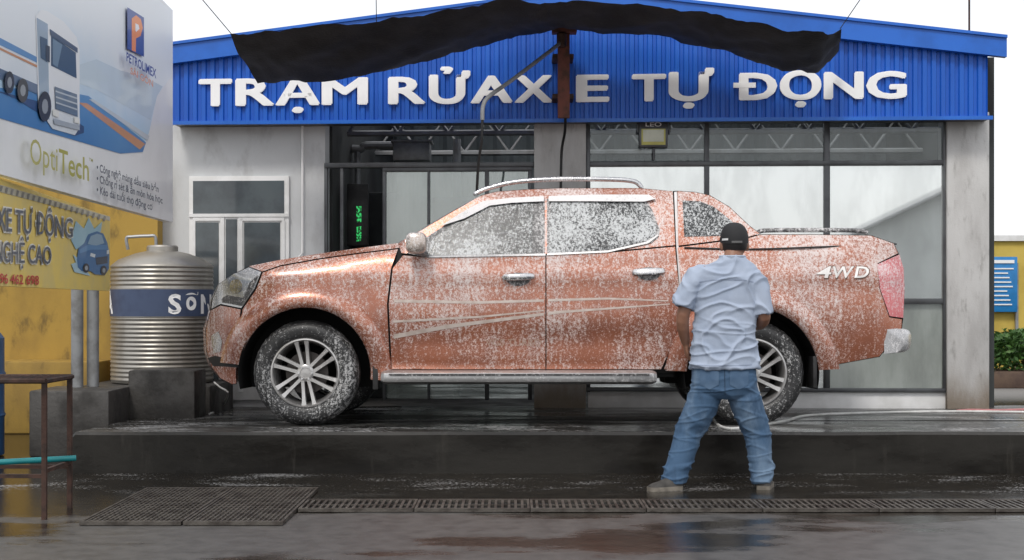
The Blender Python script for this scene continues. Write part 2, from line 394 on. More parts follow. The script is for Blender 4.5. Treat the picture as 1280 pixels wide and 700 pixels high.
# inside
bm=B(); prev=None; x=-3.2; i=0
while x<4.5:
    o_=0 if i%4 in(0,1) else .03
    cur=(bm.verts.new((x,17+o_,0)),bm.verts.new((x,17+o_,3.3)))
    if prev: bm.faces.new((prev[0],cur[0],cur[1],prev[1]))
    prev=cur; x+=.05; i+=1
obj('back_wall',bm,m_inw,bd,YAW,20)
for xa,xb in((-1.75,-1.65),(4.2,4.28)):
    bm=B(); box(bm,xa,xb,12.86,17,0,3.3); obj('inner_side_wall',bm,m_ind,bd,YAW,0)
for y in(13.4,15.2):
    bm=B()
    tube(bm,[(-1.6,y,2.72),(4.2,y,2.72)],.03,6); tube(bm,[(-1.6,y,3.05),(4.2,y,3.05)],.03,6)
    for k in range(12):
        x=-1.6+k*.48; tube(bm,[(x,y,2.72),(x+.24,y,3.05),(x+.48,y,2.72)],.016,6)
    obj('roof_truss',bm,m_steel,bd,YAW)
# frames right bay
def fr(name,px0,px1,py0,py1,d0=-.02,d1=.05,mat=None): 
    bm=B(); bb(bm,px0,px1,py0,py1,d0,d1,.004); return obj(name,bm,mat or m_frame,bd,YAW)
for a,b in((733,738),(881,887),(1031,1038),(1180,1185)): fr('window_mullion',a,b,146,490)
fr('window_transom',738,1180,201,207,-.025,.055); fr('window_transom',1038,1180,373,380,-.024,.055); fr('window_sill',733,1185,485,490,-.03,.06); fr('window_transom',738,1180,143,150,-.024,.05)
def pane(px0,px1,py0,py1,mat,dy=.015):
    bm=B(); bb(bm,px0,px1,py0,py1,dy,dy+.006); return obj('window_pane',bm,mat,bd,YAW,0)
for a,b in((738,881),(887,1031),(1038,1180)): pane(a,b,150,201,m_pane3)
pane(738,881,207,485,m_pane); pane(887,1031,207,485,m_pane); pane(1038,1180,207,373,m_pane); pane(1038,1180,380,485,m_pane4)
# left bay
fr('door_beam',405,668,203,209,-.03,.06); fr('door_beam',405,668,146,152,-.02,.05)
for a,b in((405,409),(425,429),(478,482),(534,537),(606,611),(660,665)): fr('door_stile',a,b,209,500,-.02,.03)
fr('door_rail',478,665,209,214,-.022,.032)
for a,b in((482,534),(537,606),(611,660)): pane(a,b,214,498,m_pane2)
# white service door
bm=B(); bb(bm,236,361,220,500,-.035,-.001,.004); dr=obj('service_door',bm,m_wframe,bd,YAW)
def dpan(x0,x1,y0,y1,nm='door_glass',mt=m_dglass,d0=-.042,d1=-.037):
    bm=B(); bb(bm,x0,x1,y0,y1,d0,d1); return obj(nm,bm,mt,dr,YAW,0)
dpan(241,355,226,267); dpan(244,273,278,480); dpan(282,296,274,480); dpan(305,350,278,480)
bm=B(); 
for (x0,x1,y0,y1) in((241,276,272,276),(300,355,272,276),(241,244,276,490),(275,280,272,490),(298,303,272,490),(352,356,276,490),(236,361,267,271)): bb(bm,x0,x1,y0,y1,-.05,-.036)
obj('door_frame',bm,m_wframe,dr,YAW,0)
bm=B(); f0=BF(-.03); tube(bm,[f0(378,152),f0(378,316),f0(373,322),f0(371,345)],.011,8); obj('conduit_pipe',bm,m_white,bd,YAW)
bm=B(); f0=BF(-.1); tube(bm,[f0(1213,45),f0(1213,-30)],.009,6); tag(obj('roof_rod',bm,m_rust2,None,YAW),'thin rusty rod standing on the right end of the blue roof','rod')
# sign letters: each glyph thickened by overlapping copies a hair apart in depth
sg=thing('sign_lettering','row of raised white capital letters across the blue corrugated fascia','sign',(0,12.3,2.8))
L=[('T',250,292),('R',296,345),('Ạ',346,402),('M',404,462),('R',487,534),('Ử',538,590),('A',590,643),('X',645,693),('E',722,764),('T',792,835),('Ự',838,895),('D',926,974),('Ộ',977,1029),('N',1032,1082),('G',1085,1136)]
ff=BF(-.28)
for ch,a,b in L:
    t0=99-(a-250)/885*10; t1=99-(b-250)/885*10
    bm=B()
    for i,(dx,dy) in enumerate(((0,0),(-1.9,0),(1.9,0),(-1.3,-1.2),(1.3,-1.2),(-1.3,1.2),(1.3,1.2),(-2.6,.6),(2.6,-.6))):
        text(bm,ch,((a+2.6+dx,t0+1.2+dy),(b-2.6+dx,t1+1.2+dy),(b-2.6+dx,t1+33+dy),(a+2.6+dx,t0+33+dy)),ff,-.0005*i,0,.008)
    if ch=='D':
        q0=ff(919,110,0); q1=ff(947,103.5,0); box(bm,q0.x,q1.x,q0.y-.014,q0.y+.007,q0.z,q1.z)
    obj('letter',bm,m_white,sg,YAW,0)
# floodlight
fl=thing('floodlight','square floodlight with pale glass hung in the middle bay above the truck','lamp',tuple(YAW@Vector((*BF(-.1)(818,190)[:2],2.5))))
bm=B(); bb(bm,800,836,151,184,-.12,-.04,.008); obj('housing',bm,m_frame,fl,YAW)
bm=B(); bb(bm,803,833,161,181,-.127,-.121); obj('lens',bm,m_lampy,fl,YAW,0)
bm=B(); bb(bm,805,831,162,177,-.133,-.128); obj('lens_panel',bm,m_pale,fl,YAW,0)
bm=B(); text(bm,'LEO',((808,153),(828,153),(828,158),(808,158)),BF(-.123),0,.01); obj('lettering',bm,m_white,fl,YAW,0)
bm=B(); f0=BF(-.08); tube(bm,[f0(798,165),f0(798,149),f0(838,149),f0(838,165)],.012,6); obj('bracket',bm,m_frame,fl,YAW); bm=B(); tube(bm,[f0(818,184),f0(818,200)],.012,6); obj('stem',bm,m_frame,fl,YAW)
# indoor equipment
eq=thing('wash_machine','dark wash machine with pipes inside the open left bay','machine',(-1.2,14,.18))
bm=B(); box(bm,-1.55,-1.12,13.9,14.5,.18,2.2,.03); obj('cabinet',bm,m_ind,eq)
bm=B(); a=[P(440,186,14),P(452,186,14),P(458,182,14),P(500,182,14)]; tube(bm,smoothpts(a,4),.04,10); tube(bm,[P(447,186,14),P(447,260,14)],.03,8); obj('pipe',bm,m_steel,eq)
bm=B(); p=P(515,190,14); box(bm,p.x-.18,p.x+.18,13.9,14.2,p.z-.09,p.z+.09,.01); obj('motor_box',bm,m_steel,eq); bm=B(); box(bm,p.x-.2,p.x+.2,13.88,14.22,p.z+.09,p.z+.11); obj('motor_lid',bm,m_steel,eq)
br=thing('wash_brush','tall dark upright washing brush behind the sliding glass door','brush',(-.55,14.2,.18))
bm=B(); rg=[]
for j in range(40):
    z=.4+j*.045; rg.append([(-.55+(.24+.05*noise.noise(Vector((k*.9,j*1.3,2))))*math.cos(k*math.pi/14),14.2+(.24+.05*noise.noise(Vector((k*.9,j*1.3,9))))*math.sin(k*math.pi/14),z) for k in range(28)])
loft(bm,rg); obj('bristles',bm,M('dark_blue_bristles',(.03,.05,.10),.9,c2=(.015,.02,.04),sc=20),br)
bm=B(); tube(bm,[(-.55,14.2,.18),(-.55,14.2,2.75)],.04,10); obj('shaft',bm,m_steel,br)
led=thing('led_display','narrow black display with green lit characters inside the left bay','display',(-1.35,13.2,1.3))
p=P(447,275,13.3); bm=B(); box(bm,p.x-.10,p.x+.10,13.3,13.36,p.z-.24,p.z+.34,.008); obj('panel',bm,m_blk,led)
mt,t,b=nt('green_led'); b.inputs['Base Color'].default_value=(.02,.2,.05,1); b.inputs['Emission Color'].default_value=(.05,.8,.2,1)
t.links.new(rng(t,noi(t,coord(t),55,2),.48,.54,0,.7),b.inputs['Emission Strength'])
for z0,z1 in((-.2,-.06),(-.02,.13)):
    bm=B(); box(bm,p.x-.01,p.x+.035,13.292,13.298,p.z+z0,p.z+z1); obj('lit_segment',bm,mt,led,None,0)
# ---------------------------------------------------------------- tarp, post, boom
tarp_top=[(288,42),(330,39),(400,30),(480,25),(540,16),(600,6),(650,0),(700,2),(760,4),(830,9),(880,13),(930,26),(980,38),(1030,40),(1052,36)]
tarp_bot=[(322,101),(380,101),(440,95),(500,83),(560,67),(620,50),(660,42),(704,37),(760,43),(830,47),(880,57),(930,72),(980,88),(1020,90),(1048,58)]
bm=B(); rows=[]; NU,NV=110,16
def pl(pts,u):
    n=len(pts)-1; i=min(int(u*n),n-1); f=u*n-i; return (pts[i][0]+(pts[i+1][0]-pts[i][0])*f,pts[i][1]+(pts[i+1][1]-pts[i][1])*f)
for i in range(NU+1):
    u=i/NU; a=pl(tarp_top,u); b=pl(tarp_bot,u); A=P(a[0],a[1],10.75); Bq=P(b[0],b[1],12.02); r=[]
    for j in range(NV+1):
        v=j/NV; q=A.lerp(Bq,v); q.z-=.05*math.sin(math.pi*v); q.z+=.045*noise.noise(Vector((u*14+v*3,v*2.5,1)))+.018*noise.noise(Vector((u*60,v*4,5)))
        if j==0: q.z-=.02*abs(noise.noise(Vector((u*9,0,8))))
        r.append(bm.verts.new(q))
    rows.append(r)
for a,b in zip(rows,rows[1:]):
    for j in range(NV): bm.faces.new((a[j],b[j],b[j+1],a[j+1]))
tp=obj('shade_tarp',bm,m_tarp,smooth=80,recalc=False); tag(tp,'sagging black shade cloth stretched above the sign and truck','tarp')
def wire(a,b,lab):
    bm=B(); tube(bm,[a,b],.0035,5); tag(obj('stay_wire',bm,m_hoseb),lab,'wire')
wire(P(289,42,10.75),P(245,-10,10.4),'thin wire rising from the left corner of the black shade cloth')
wire(P(471,64,11.3),P(470,-15,10.9),'thin upright wire above the left half of the shade cloth')
wire(P(1050,36,10.75),P(1085,-15,10.6),'thin wire rising from the right corner of the black shade cloth')
po=thing('boom_post','rusty red post with swinging wash boom in front of the sign','post',tuple(P(704,150,12.1)))
bm=B(); a=P(697,148,12.05); b=P(712,34,12.05); box(bm,a.x,b.x,12.0,12.06,a.z,b.z,.006); c_=P(690,32,12.0); d_=P(721,41,12.0); box(bm,c_.x,d_.x,11.96,12.1,d_.z,c_.z,.006); obj('upright',bm,m_rust,po)
for py in(70,120):
    bm=B(); q=P(704,py,12.05); box(bm,q.x-.09,q.x+.09,12.055,12.34,q.z-.02,q.z+.02,.003); obj('bracket',bm,m_rust2,po)
bm=B(); lathe(bm,[(.03,-.06),(.042,-.05),(.042,.05),(.03,.06)],P(702,50,11.96)); obj('swivel',bm,m_rust2,po)
bm=B(); tube(bm,smoothpts([P(702,52,11.95),P(690,62,11.85),P(640,100,11.4),P(612,120,11.15),P(604,132,11.1),P(603,150,11.1)],6),.017,10); obj('boom_arm',bm,m_steel,po)
bm=B(); tube(bm,smoothpts([P(603,150,11.1),P(602,175,11.1),P(598,205,11.15),P(596,240,11.2)],5),.011,8); obj('hose',bm,m_hoseb,po)
bm=B(); tube(bm,smoothpts([P(707,140,12.1),P(706,165,12.3),P(702,190,12.4),P(701,240,12.4)],5),.012,8); obj('hose',bm,m_hoseb,po)
# ---------------------------------------------------------------- billboard
def BB(px,py,off=0):
    D=-2.323/((px-640)/F+.0371); p=P(px,py,D); p.x-=off; return p
bi=thing('billboard','large white and blue advertising billboard with a lorry picture','billboard',tuple(BB(100,240)))
def flat(c,r=.45): return M('print_%d'%len(bpy.data.materials),c,r,c2=tuple(x*.93 for x in c),sc=2,coat=.15)
bm=B()
a=BB(216,278); zb=a.z; zt=a.z+1.72; b=BB(-60,0)
vs=[]
for q in(a,b):
    for dx in(0,-.06):
        for z in(zb,zt): vs.append(bm.verts.new((q.x+dx,q.y,z)))
for f in((0,1,3,2),(4,6,7,5),(0,4,5,1),(2,3,7,6),(0,2,6,4),(1,5,7,3)): bm.faces.new([vs[i] for i in f])
obj('board',bm,flat((.88,.89,.90)),bi,None,0)
lay=[0]
def pr(name,poly,c,par=bi,fn=BB,step=14,l=None):
    lay[0]+=1; bm=B(); panel(bm,poly,fn,-.002-.0005*lay[0] if l is None else l,step,0); return obj(name,bm,flat(c) if isinstance(c,tuple) else c,par,None,0)
def gradm(name,c1,c2,a,b,ax=2):
    mt,t,bs=nt(name); sx=N(t,'ShaderNodeSeparateXYZ'); co=coord(t); t.links.new(co,sx.inputs[0])
    v=mth(t,'ADD',sx.outputs[ax],mth(t,'MULTIPLY',noi(t,co,1.6,5),.5)); t.links.new(mixc(t,rng(t,v,a,b),c1,c2),bs.inputs['Base Color']); bs.inputs['Roughness'].default_value=.4; return mt
def ell(cx,cy,rx,ry,n=16): return [(cx+rx*math.cos(k*2*math.pi/n),cy+ry*math.sin(k*2*math.pi/n)) for k in range(n)]
pr('picture',[(-60,-55),(120,-55),(214,12),(214,95),(196,120),(186,165),(176,190),(150,192),(0,148),(-60,130)],gradm('picture_sky',(.40,.61,.82),(.82,.86,.89),.5,1.4))
pr('picture_hills',[(95,82),(120,74),(150,88),(180,96),(203,108),(196,120),(188,150),(120,112),(97,104)],(.60,.71,.80))
pr('picture_road',[(-60,85),(0,110),(70,112),(110,120),(182,178),(178,190),(150,192),(0,148),(-60,130)],gradm('picture_road',(.03,.17,.46),(.16,.38,.66),.3,1.3))
pr('picture_stripe',[(97,128),(108,129),(181,180),(174,187)],(.62,.30,.16)); pr('picture_stripe',[(110,124),(116,124),(186,170),(184,176)],(.6,.66,.72))
pr('lorry_shadow',[(-10,112),(20,124),(60,150),(92,170),(104,166),(104,158),(60,130)],(.02,.07,.2))
pr('lorry_trailer',[(-60,-50),(36,-8),(46,8),(46,108),(0,88),(-60,60)],gradm('trailer_print',(.50,.60,.70),(.80,.84,.88),.2,1.1))
pr('trailer_skirt',[(-60,58),(0,86),(46,106),(46,118),(0,99),(-60,72)],(.10,.16,.27)); pr('trailer_stripe',[(-60,20),(0,48),(46,72),(46,79),(0,57),(-60,30)],(.12,.30,.60)); pr('trailer_stripe',[(-60,33),(0,60),(46,82),(46,85),(0,63),(-60,37)],(.62,.30,.16))
pr('lorry_cab',[(43,20),(50,12),(58,14),(78,27),(94,46),(98,62),(98,160),(92,169),(64,161),(46,135)],gradm('cab_print',(.56,.64,.72),(.84,.86,.88),.2,1.0))
pr('cab_shadow',[(44,22),(58,30),(60,150),(48,134)],(.36,.46,.57))
pr('cab_window',[(62,44),(93,66),(94,98),(62,82)],(.035,.09,.18)); pr('cab_glint',[(64,48),(76,56),(70,84),(64,80)],(.16,.26,.38)); pr('cab_side_window',[(48,45),(57,49),(57,78),(49,72)],(.05,.11,.2)); pr('cab_sun_visor',[(60,36),(95,60),(95,66),(61,44)],(.06,.10,.18)); pr('cab_mirror',[(55,56),(60,58),(60,78),(55,75)],(.03,.05,.09))
pr('cab_grille',[(66,108),(94,118),(95,146),(67,136)],(.12,.18,.26))
for q in(114,121,128): pr('grille_bar',[(67,q-1),(94,q+8),(94,q+10),(67,q+1)],(.5,.56,.62))
pr('cab_bumper',[(64,148),(97,157),(97,163),(65,155)],(.40,.45,.51))
pr('cab_lamp',[(63,136),(71,139),(71,147),(63,144)],(.85,.85,.8)); pr('cab_lamp',[(90,146),(97,148),(97,155),(90,153)],(.85,.85,.8))
for cx,cy,rx,ry in((53,133,8,19),(25,113,7,15),(8,103,6,14)):
    pr('lorry_wheel',ell(cx,cy,rx,ry),(.02,.025,.03)); pr('lorry_wheel_hub',ell(cx,cy,rx*.5,ry*.5,10),(.3,.33,.36))
pr('logo_panel',[(156,9),(177,22),(177,71),(156,61)],(.02,.06,.30))
TL_=-.05
def wr(name,s,quad,c,par=bi,fn=BB,bold=.01,l=TL_,shear=0):
    bm=B(); text(bm,s,quad,fn,l,bold,0,shear); return obj(name,bm,flat(c),par,None,0)
pr('logo_mark',[(161.5,63),(161.5,23),(167,19),(173,24),(175.5,35),(172.5,45),(167,48),(166.5,65)],(.86,.25,.03)); pr('logo_gap',[(166,29),(170,31),(171,36),(167,40),(166,38)],(.85,.86,.88))
wr('brand_name','PETROLIMEX',((149,65),(187,87),(187,98),(149,76)),(.03,.06,.30),bold=.02)
wr('brand_name','SÀI GÒN',((154,84),(183,101),(183,109),(154,92)),(.75,.30,.16),bold=.015)
wr('product_name','Opti',((26,172),(61,185),(61,214),(26,204)),(.52,.49,.16),bold=.0); wr('product_name','Tech',((62.5,186),(101,199),(101,226),(62.5,215)),(.46,.44,.10),bold=.012)
wr('product_name','TM',((101,197),(106,199),(106,203),(101,201)),(.36,.34,.05))
for i,s in enumerate(('• Công nghệ màng dầu siêu bền','• Chống rỉ sét & ăn mòn hóa học','• Kéo dài tuổi thọ động cơ')):
    x1=(190,195,182)[i]; y=204+i*14; sl=.36-.02*i; y1=y+(x1-111)*sl
    wr('slogan',s,((111,y),(x1,y1),(x1,y1+8),(111,y+9.5)),(.03,.04,.08),bold=.015)
# yellow banner
def YB(px,py,off=0):
    D=-1.854/((px-640)/F+.10625); p=P(px,py,D); p.x-=off; return p
yb=thing('yellow_banner','bright yellow banner with dark lettering below the big billboard','banner',tuple(YB(70,360)))
bm=B(); a=YB(137.5,363); b=YB(-50,363); vs=[]
for q in(a,b):
    for dx in(0,-.04):
        for z in(1.205,1.755): vs.append(bm.verts.new((q.x+dx,q.y,z)))
for f in((0,1,3,2),(4,6,7,5),(0,4,5,1),(2,3,7,6),(0,2,6,4),(1,5,7,3)): bm.faces.new([vs[i] for i in f])
obj('board',bm,M('banner_print',(.82,.62,.15),.5,c2=(.72,.57,.20),sc=3),yb,None,0)
pr('top_band',[(-50,215),(0,231),(137,271),(137,276),(0,240),(-50,226)],(.50,.47,.36),yb,YB,l=-.003)
for k in range(20): x=k*6.8; y=231+x*.292; pr('band_mark',[(x,y+1),(x+2.5,y+1.8),(x+1,y+8),(x-1.5,y+7.4)],(.22,.21,.18),yb,YB,l=-.005)
for s,q in(('XE TỰ ĐỘNG',((-6,258),(89,274),(89,297),(-6,288))),('NGHỆ CAO',((-8,301),(62,309),(62,330),(-8,327)))):
    wr('lettering_outline',s,((q[0][0]-1.5,q[0][1]),(q[1][0]+1.5,q[1][1]),(q[2][0]+1.5,q[2][1]),(q[3][0]-1.5,q[3][1])),(.88,.86,.78),yb,YB,.05,-.006); wr('lettering',s,q,(.10,.115,.15),yb,YB,.0,-.012)
wr('phone_number','96 462 698',((-2,342),(47,345),(47,356),(-2,354)),(.55,.04,.03),yb,YB,.015,-.008)
pr('splash_picture',[(88,300),(94,276),(104,286),(110,272),(117,286),(127,277),(125,290),(112,294),(104,306),(94,312)],(.36,.60,.72),yb,YB,l=-.005)
pr('splash_picture',[(92,340),(88,330),(94,328),(90,318),(98,324),(112,345)],(.45,.66,.76),yb,YB,l=-.0055)
pr('car_picture',[(95,324),(97,310),(104,304),(109,293),(120,289),(128,292),(133,303),(135.5,316),(135,336),(130,344),(118,343),(112,339),(101,339),(96,334)],(.04,.17,.40),yb,YB,l=-.0065)
pr('car_picture_highlight',[(98,312),(108,306),(132,306),(134,312),(112,312),(98,317)],(.10,.28,.55),yb,YB,l=-.0072)
pr('car_picture_glass',[(108,305),(112,295),(120,292),(126,294),(129,304),(119,307)],(.30,.46,.60),yb,YB,l=-.008)
pr('car_picture_grille',[(118,322),(133,320),(133,329),(119,331)],(.02,.04,.08),yb,YB,l=-.008); pr('car_picture_lamp',[(112,316),(118,318),(117,322),(111,320)],(.8,.85,.88),yb,YB,l=-.008); pr('car_picture_lamp',[(132,313),(135,312),(135,317),(132,318)],(.8,.85,.88),yb,YB,l=-.008)
for cx,cy in((106,335),(128,338)): pr('car_picture_wheel',ell(cx,cy,4,6,12),(.02,.02,.03),yb,YB,l=-.0095); pr('car_picture_hub',ell(cx,cy,2,3,10),(.4,.44,.48),yb,YB,l=-.011)
# sign posts
for px,l_ in((104,'grey steel post under the yellow banner, left of the pair'),(119,'grey steel post under the yellow banner, nearest the water tank')):
    bm=B(); q=P(px,370,10.9); lathe(bm,[(.045,0),(.045,1.3)],(q.x,10.75+(px-104)*.006,0),n=20); lathe(bm,[(.09,0),(.09,.012)],(q.x,10.75+(px-104)*.006,0),n=20); tag(obj('steel_post',bm,M('grey_post_%d'%px,(.26,.27,.28),.55,0,(.16,.16,.16),6)),l_,'post')
# water tank
tx,ty=P(203,400,12.0).x,12.0; zb=.445
tk=thing('water_tank','ribbed stainless steel water tank with a dark blue name band','tank',(tx,ty,zb))
prof=[(.38,0),(.415,.01)]; z=.02
def zz(py): return H0-(py-PY0)/F*12.0-zb
while z<zz(332):
    inb=zz(397)<z<zz(360)
    rr_=.425 if inb else .4215+.0032*math.cos(z*2*math.pi/.036)
    prof.append((rr_,z)); z+=.0045
prof+=[(.41,zz(331)),(.36,zz(325)),(.22,zz(317)),(.13,zz(314)),(.13,zz(309)),(.12,zz(307)),(.02,zz(306))]
bm=B(); lathe(bm,prof,(tx,ty,zb),n=72); obj('shell',bm,m_tank,tk)
bm=B(); lathe(bm,[(.4275,zz(395)),(.4275,zz(362))],(tx,ty,zb),n=72,caps=False); obj('name_band',bm,m_tankb,tk)
def cyl(s,t0,t1,py0,py1,nm):
    v,f=glyph(s,.03); x0=min(p[0] for p in v); x1=max(p[0] for p in v); bm=B(); vs=[]
    for x,y,_ in v:
        t=R(t0+(t1-t0)*(x-x0)/(x1-x0)); vs.append(bm.verts.new((tx+.4295*math.sin(t),ty-.4295*math.cos(t),zb+zz(py1)+(zz(py0)-zz(py1))*y/CAP)))
    for q in f:
        try: bm.faces.new([vs[i] for i in q])
        except ValueError: pass
    obj(nm,bm,m_white,tk,None,0)
cyl('SƠN',20,82,369,391,'lettering'); cyl('HÀ',-100,-54,369,391,'lettering')
bm=B(); tube(bm,smoothpts([P(160,312,12.2),P(158,298,12.2),P(165,296,12.2),P(185,295,12.2),P(194,296,12.2),P(195,310,12.2)],4),.014,8); obj('filler_pipe',bm,m_steel,tk)
# table
tb=thing('rusty_steel_table','rusty thin-legged steel table with mesh top at the left edge','table',(-2.8,7.5,0))
bm=B()
for y in(7.32,7.76): tube(bm,[(-3.3,y,.715),(-2.40,y,.715)],.014,6)
tube(bm,[(-2.40,7.32,.715),(-2.40,7.76,.715)],.014,6)
for k in range(24): tube(bm,[(-3.3+k*.038,7.32,.722),(-3.3+k*.038,7.76,.722)],.004,4)
obj('table_top',bm,m_rust2,tb)
for x,y in((-2.41,7.33),(-2.41,7.75),(-3.28,7.33),(-3.28,7.75)):
    bm=B(); box(bm,x-.012,x+.012,y-.012,y+.012,0,.71); obj('leg',bm,m_rust2,tb)
for y in(7.33,7.75):
    bm=B(); box(bm,-3.28,-2.41,y-.01,y+.01,.215,.235); obj('stretcher',bm,m_rust2,tb)
bm=B(); box(bm,-2.42,-2.40,7.33,7.75,.24,.26); obj('stretcher',bm,m_rust2,tb)
bm=B(); tube(bm,[(-3.4,7.36,.252),(-2.36,7.70,.277)],.016,12); tag(obj('plastic_pipe',bm,m_teal),'teal plastic pipe lying across the lower bars of the rusty table','pipe')
bm=B(); lathe(bm,[(.25,0),(.28,.01),(.28,.28),(.29,.3),(.28,.32),(.28,.58),(.29,.6),(.28,.62),(.28,.86),(.25,.9),(.24,.88)],(-3.99,10.35,0),n=36); tag(obj('blue_drum',bm,M('blue_plastic_drum',(.03,.10,.25),.45)),'blue plastic drum at the left edge behind the rusty table','drum')
# ---------------------------------------------------------------- drain grates
def grate(name,x0,x1,y0,y1,lab,group,pitch,fr_=.22,bars2=0):
    g=thing(name,lab,'grate',((x0+x1)/2,(y0+y1)/2,0),group)
    bm=B(); vs=[bm.verts.new(p) for p in((x0,y0,.004),(x1,y0,.004),(x1,y1,.004),(x0,y1,.004))]; bm.faces.new(vs); obj('pit_shade',bm,m_pit_shade,g,None,0)  # flat near-black sheet on the ground, painted as the shade of a recess
    bm=B(); w=.022
    box(bm,x0,x1,y0,y0+w,.003,.022); box(bm,x0,x1,y1-w,y1,.003,.022); box(bm,x0,x0+w*.6,y0+w,y1-w,.003,.0215); box(bm,x1-w*.6,x1,y0+w,y1-w,.003,.0215); obj('frame',bm,m_grate,g,None,0)
    bm=B(); x=x0+pitch
    while x<x1-.02:
        box(bm,x-pitch*fr_,x+pitch*fr_,y0+w,y1-w,.008,.0195); x+=pitch
    if bars2:
        n=int((y1-y0)/bars2)
        for k in range(1,n): yy=y0+(y1-y0)*k/n; box(bm,x0+.02,x1-.02,yy-.004,yy+.004,.007,.0185)
    obj('bars',bm,m_grate,g,None,0)
grate('floor_grate',-2.17,-1.66,7.13,8.45,'wide floor drain grate in front of the platform, left panel of the pair','wide floor grates',.026,.17,.066)
grate('floor_grate',-1.65,-1.15,7.13,8.45,'wide floor drain grate in front of the platform, right panel of the pair','wide floor grates',.026,.17,.066)
x=-1.14
for k in range(9):
    grate('trench_grate',x,x+.615,7.58,7.95,'section of the narrow barred drain running along the wet ground','trench drain sections',.036,.2,.17); x+=.62
# ---------------------------------------------------------------- right background
yw=thing('far_yellow_wall','low yellow wall beyond the right end of the building','wall',(7.5,20.5,0))
bm=B(); box(bm,6.4,14,20.4,20.6,0,2.0); obj('wall_panel',bm,M('far_yellow',(.62,.46,.10),.8,0,(.5,.36,.07),1.5),yw,None,0); bm=B(); box(bm,6.35,14,20.35,20.65,2.0,2.08); obj('coping',bm,m_wframe,yw,None,0)
nb=thing('notice_board','blue notice board with rows of small white lines','board',tuple(P(1256,390,20.3)))
bm=B(); a=P(1238,390,20.3); b=P(1272,321,20.3); box(bm,a.x,b.x,20.3,20.34,a.z,b.z,.01); obj('board',bm,m_sblue,nb)
bm=B()
for k in range(9):
    y=335+k*5.6; a=P(1243,y+1.6,20.29); b=P(1267-(k*7%9),y,20.29); box(bm,a.x,b.x,20.288,20.297,a.z,b.z)
a=P(1243,329,20.29); b=P(1268,325,20.29); box(bm,a.x,b.x,20.287,20.297,a.z,b.z); obj('lettering',bm,m_white,nb,None,0)
for px in(1238,1272):
    bm=B(); q=P(px,390,20.32); box(bm,q.x-.02,q.x+.02,20.341,20.38,0,q.z+.7); obj('leg',bm,m_steel,nb)
bm=B(); box(bm,5.9,10,18.5,19.4,0,.22,.02); tag(obj('planter_box',bm,m_plant),'long brown planter box under the hedge at the right','planter')
hd=thing('hedge','clipped green hedge in the planter at the far right','hedge',(7.5,19,.22))
bm=B()
for _ in range(11000):
    x=random.uniform(5.95,9.9); y=random.uniform(18.5,19.4); h=.50+.10*noise.noise(Vector((x*2.3,y*2,0)))+.06*noise.noise(Vector((x*8,y*8,0))); z=.23+h*random.random()**.7
    c=Vector((x,y,z)); a=random.uniform(0,6.3); e=random.uniform(-.9,.9); u=Vector((math.cos(a)*math.cos(e),math.sin(a)*math.cos(e),math.sin(e))); v=u.cross(Vector((random.gauss(0,1),random.gauss(0,1),random.gauss(0,1)))).normalized(); s=random.uniform(.03,.055)
    bm.faces.new([bm.verts.new(c-u*s),bm.verts.new(c+v*s*.45),bm.verts.new(c+u*s),bm.verts.new(c-v*s*.45)])
obj('foliage',bm,m_leaf,hd,None,0,False)
bm=B()
for k in range(20): x=6+k*.2; tube(bm,[(x,18.9,.2),(x+random.uniform(-.08,.08),18.9,.6)],[.015,.006],5)
obj('stem',bm,m_stem,hd)
# ---------------------------------------------------------------- truck
TY=9.95; TG=ps(TY); TC=TY+.925
RP=Vector((0,TY,TG)); ROLL=Matrix.Translation(RP)@Matrix.Rotation(-.025,4,'X')@Matrix.Translation(-RP)
tr=thing('pickup_truck','copper orange double cab pickup truck covered in white soap foam','truck',(0,TY,TG))
hood=[(310,332),(350,324),(400,316),(450,309),(497,303)]
FW=(381,467); RW=(941,467); AR=86
def g1(x,s): return math.exp(-(x/s)**2)
def dep(px,py):
    if py>=318:
        t=py-400; v=.04*(t/82)**2 if t<0 else .055*(t/62)**2
    else: v=.04+(318-py)*.0026+(max(0,250-py)/17)**2*.05
    if px<500:
        k=max(0,interp(hood,px)+20-py)/20; v=min(v,.055)+.08*k*k
    n=max(0,(345-px)/89); v+=.46*n**2.2
    n=max(0,(px-1090)/42); v+=.13*n*n
    for cx in(381,941): v-=.035*g1(px-cx,100)*g1(py-385,48)
    w=1/(1+math.exp(-(px-500)/12))/(1+math.exp((px-835)/12)); v+=.022*g1(py-426,20)*w
    v-=.016*g1(py-344,9)
    return v
def TP(px,py,off=0): return P(px,py,TY+dep(px,py)+off)
def MIR(p): return Vector((p.x,2*TC-p.y,p.z))
def TM(px,py,off=0): return MIR(TP(px,py,off))
def arc(c,r,a0,a1,n): return [(c[0]+r*math.cos(R(a0+(a1-a0)*k/n)),c[1]-r*math.sin(R(a0+(a1-a0)*k/n))) for k in range(n+1)]
p_fender=[(327,340),(350,332),(400,323),(450,316),(498,310),(489,335),(484,380),(488,462),(467,462)]+arc(FW,AR,4,150,22)+[(300,400),(302,386),(319,361)]
p_bumper=[(262,386),(275,380),(301,386),(299,400),(306.5,424)]+arc(FW,AR,150,188,8)[1:]+[(290,480),(275,472),(263,456),(257,436),(256,410)]
p_fd=[(503,318),(536,321),(682.5,318),(682.5,462),(489,462),(485,380),(490,335)]
p_rd=[(682.5,318),(760,315),(845,307),(848,340),(852,375),(849,408),(838,438),(827,462),(682.5,462)]
p_cab=[(497,303),(530,284),(565,263),(600,243),(620,237.5),(660,234.5),(700,233),(800,233),(842,237),(845,306),(760,314),(682,317),(536,320),(501,316)]
p_sail=[(847,236.5),(870,238),(888,242),(913,257),(938,281),(952,291.5),(935,296),(848,307)]
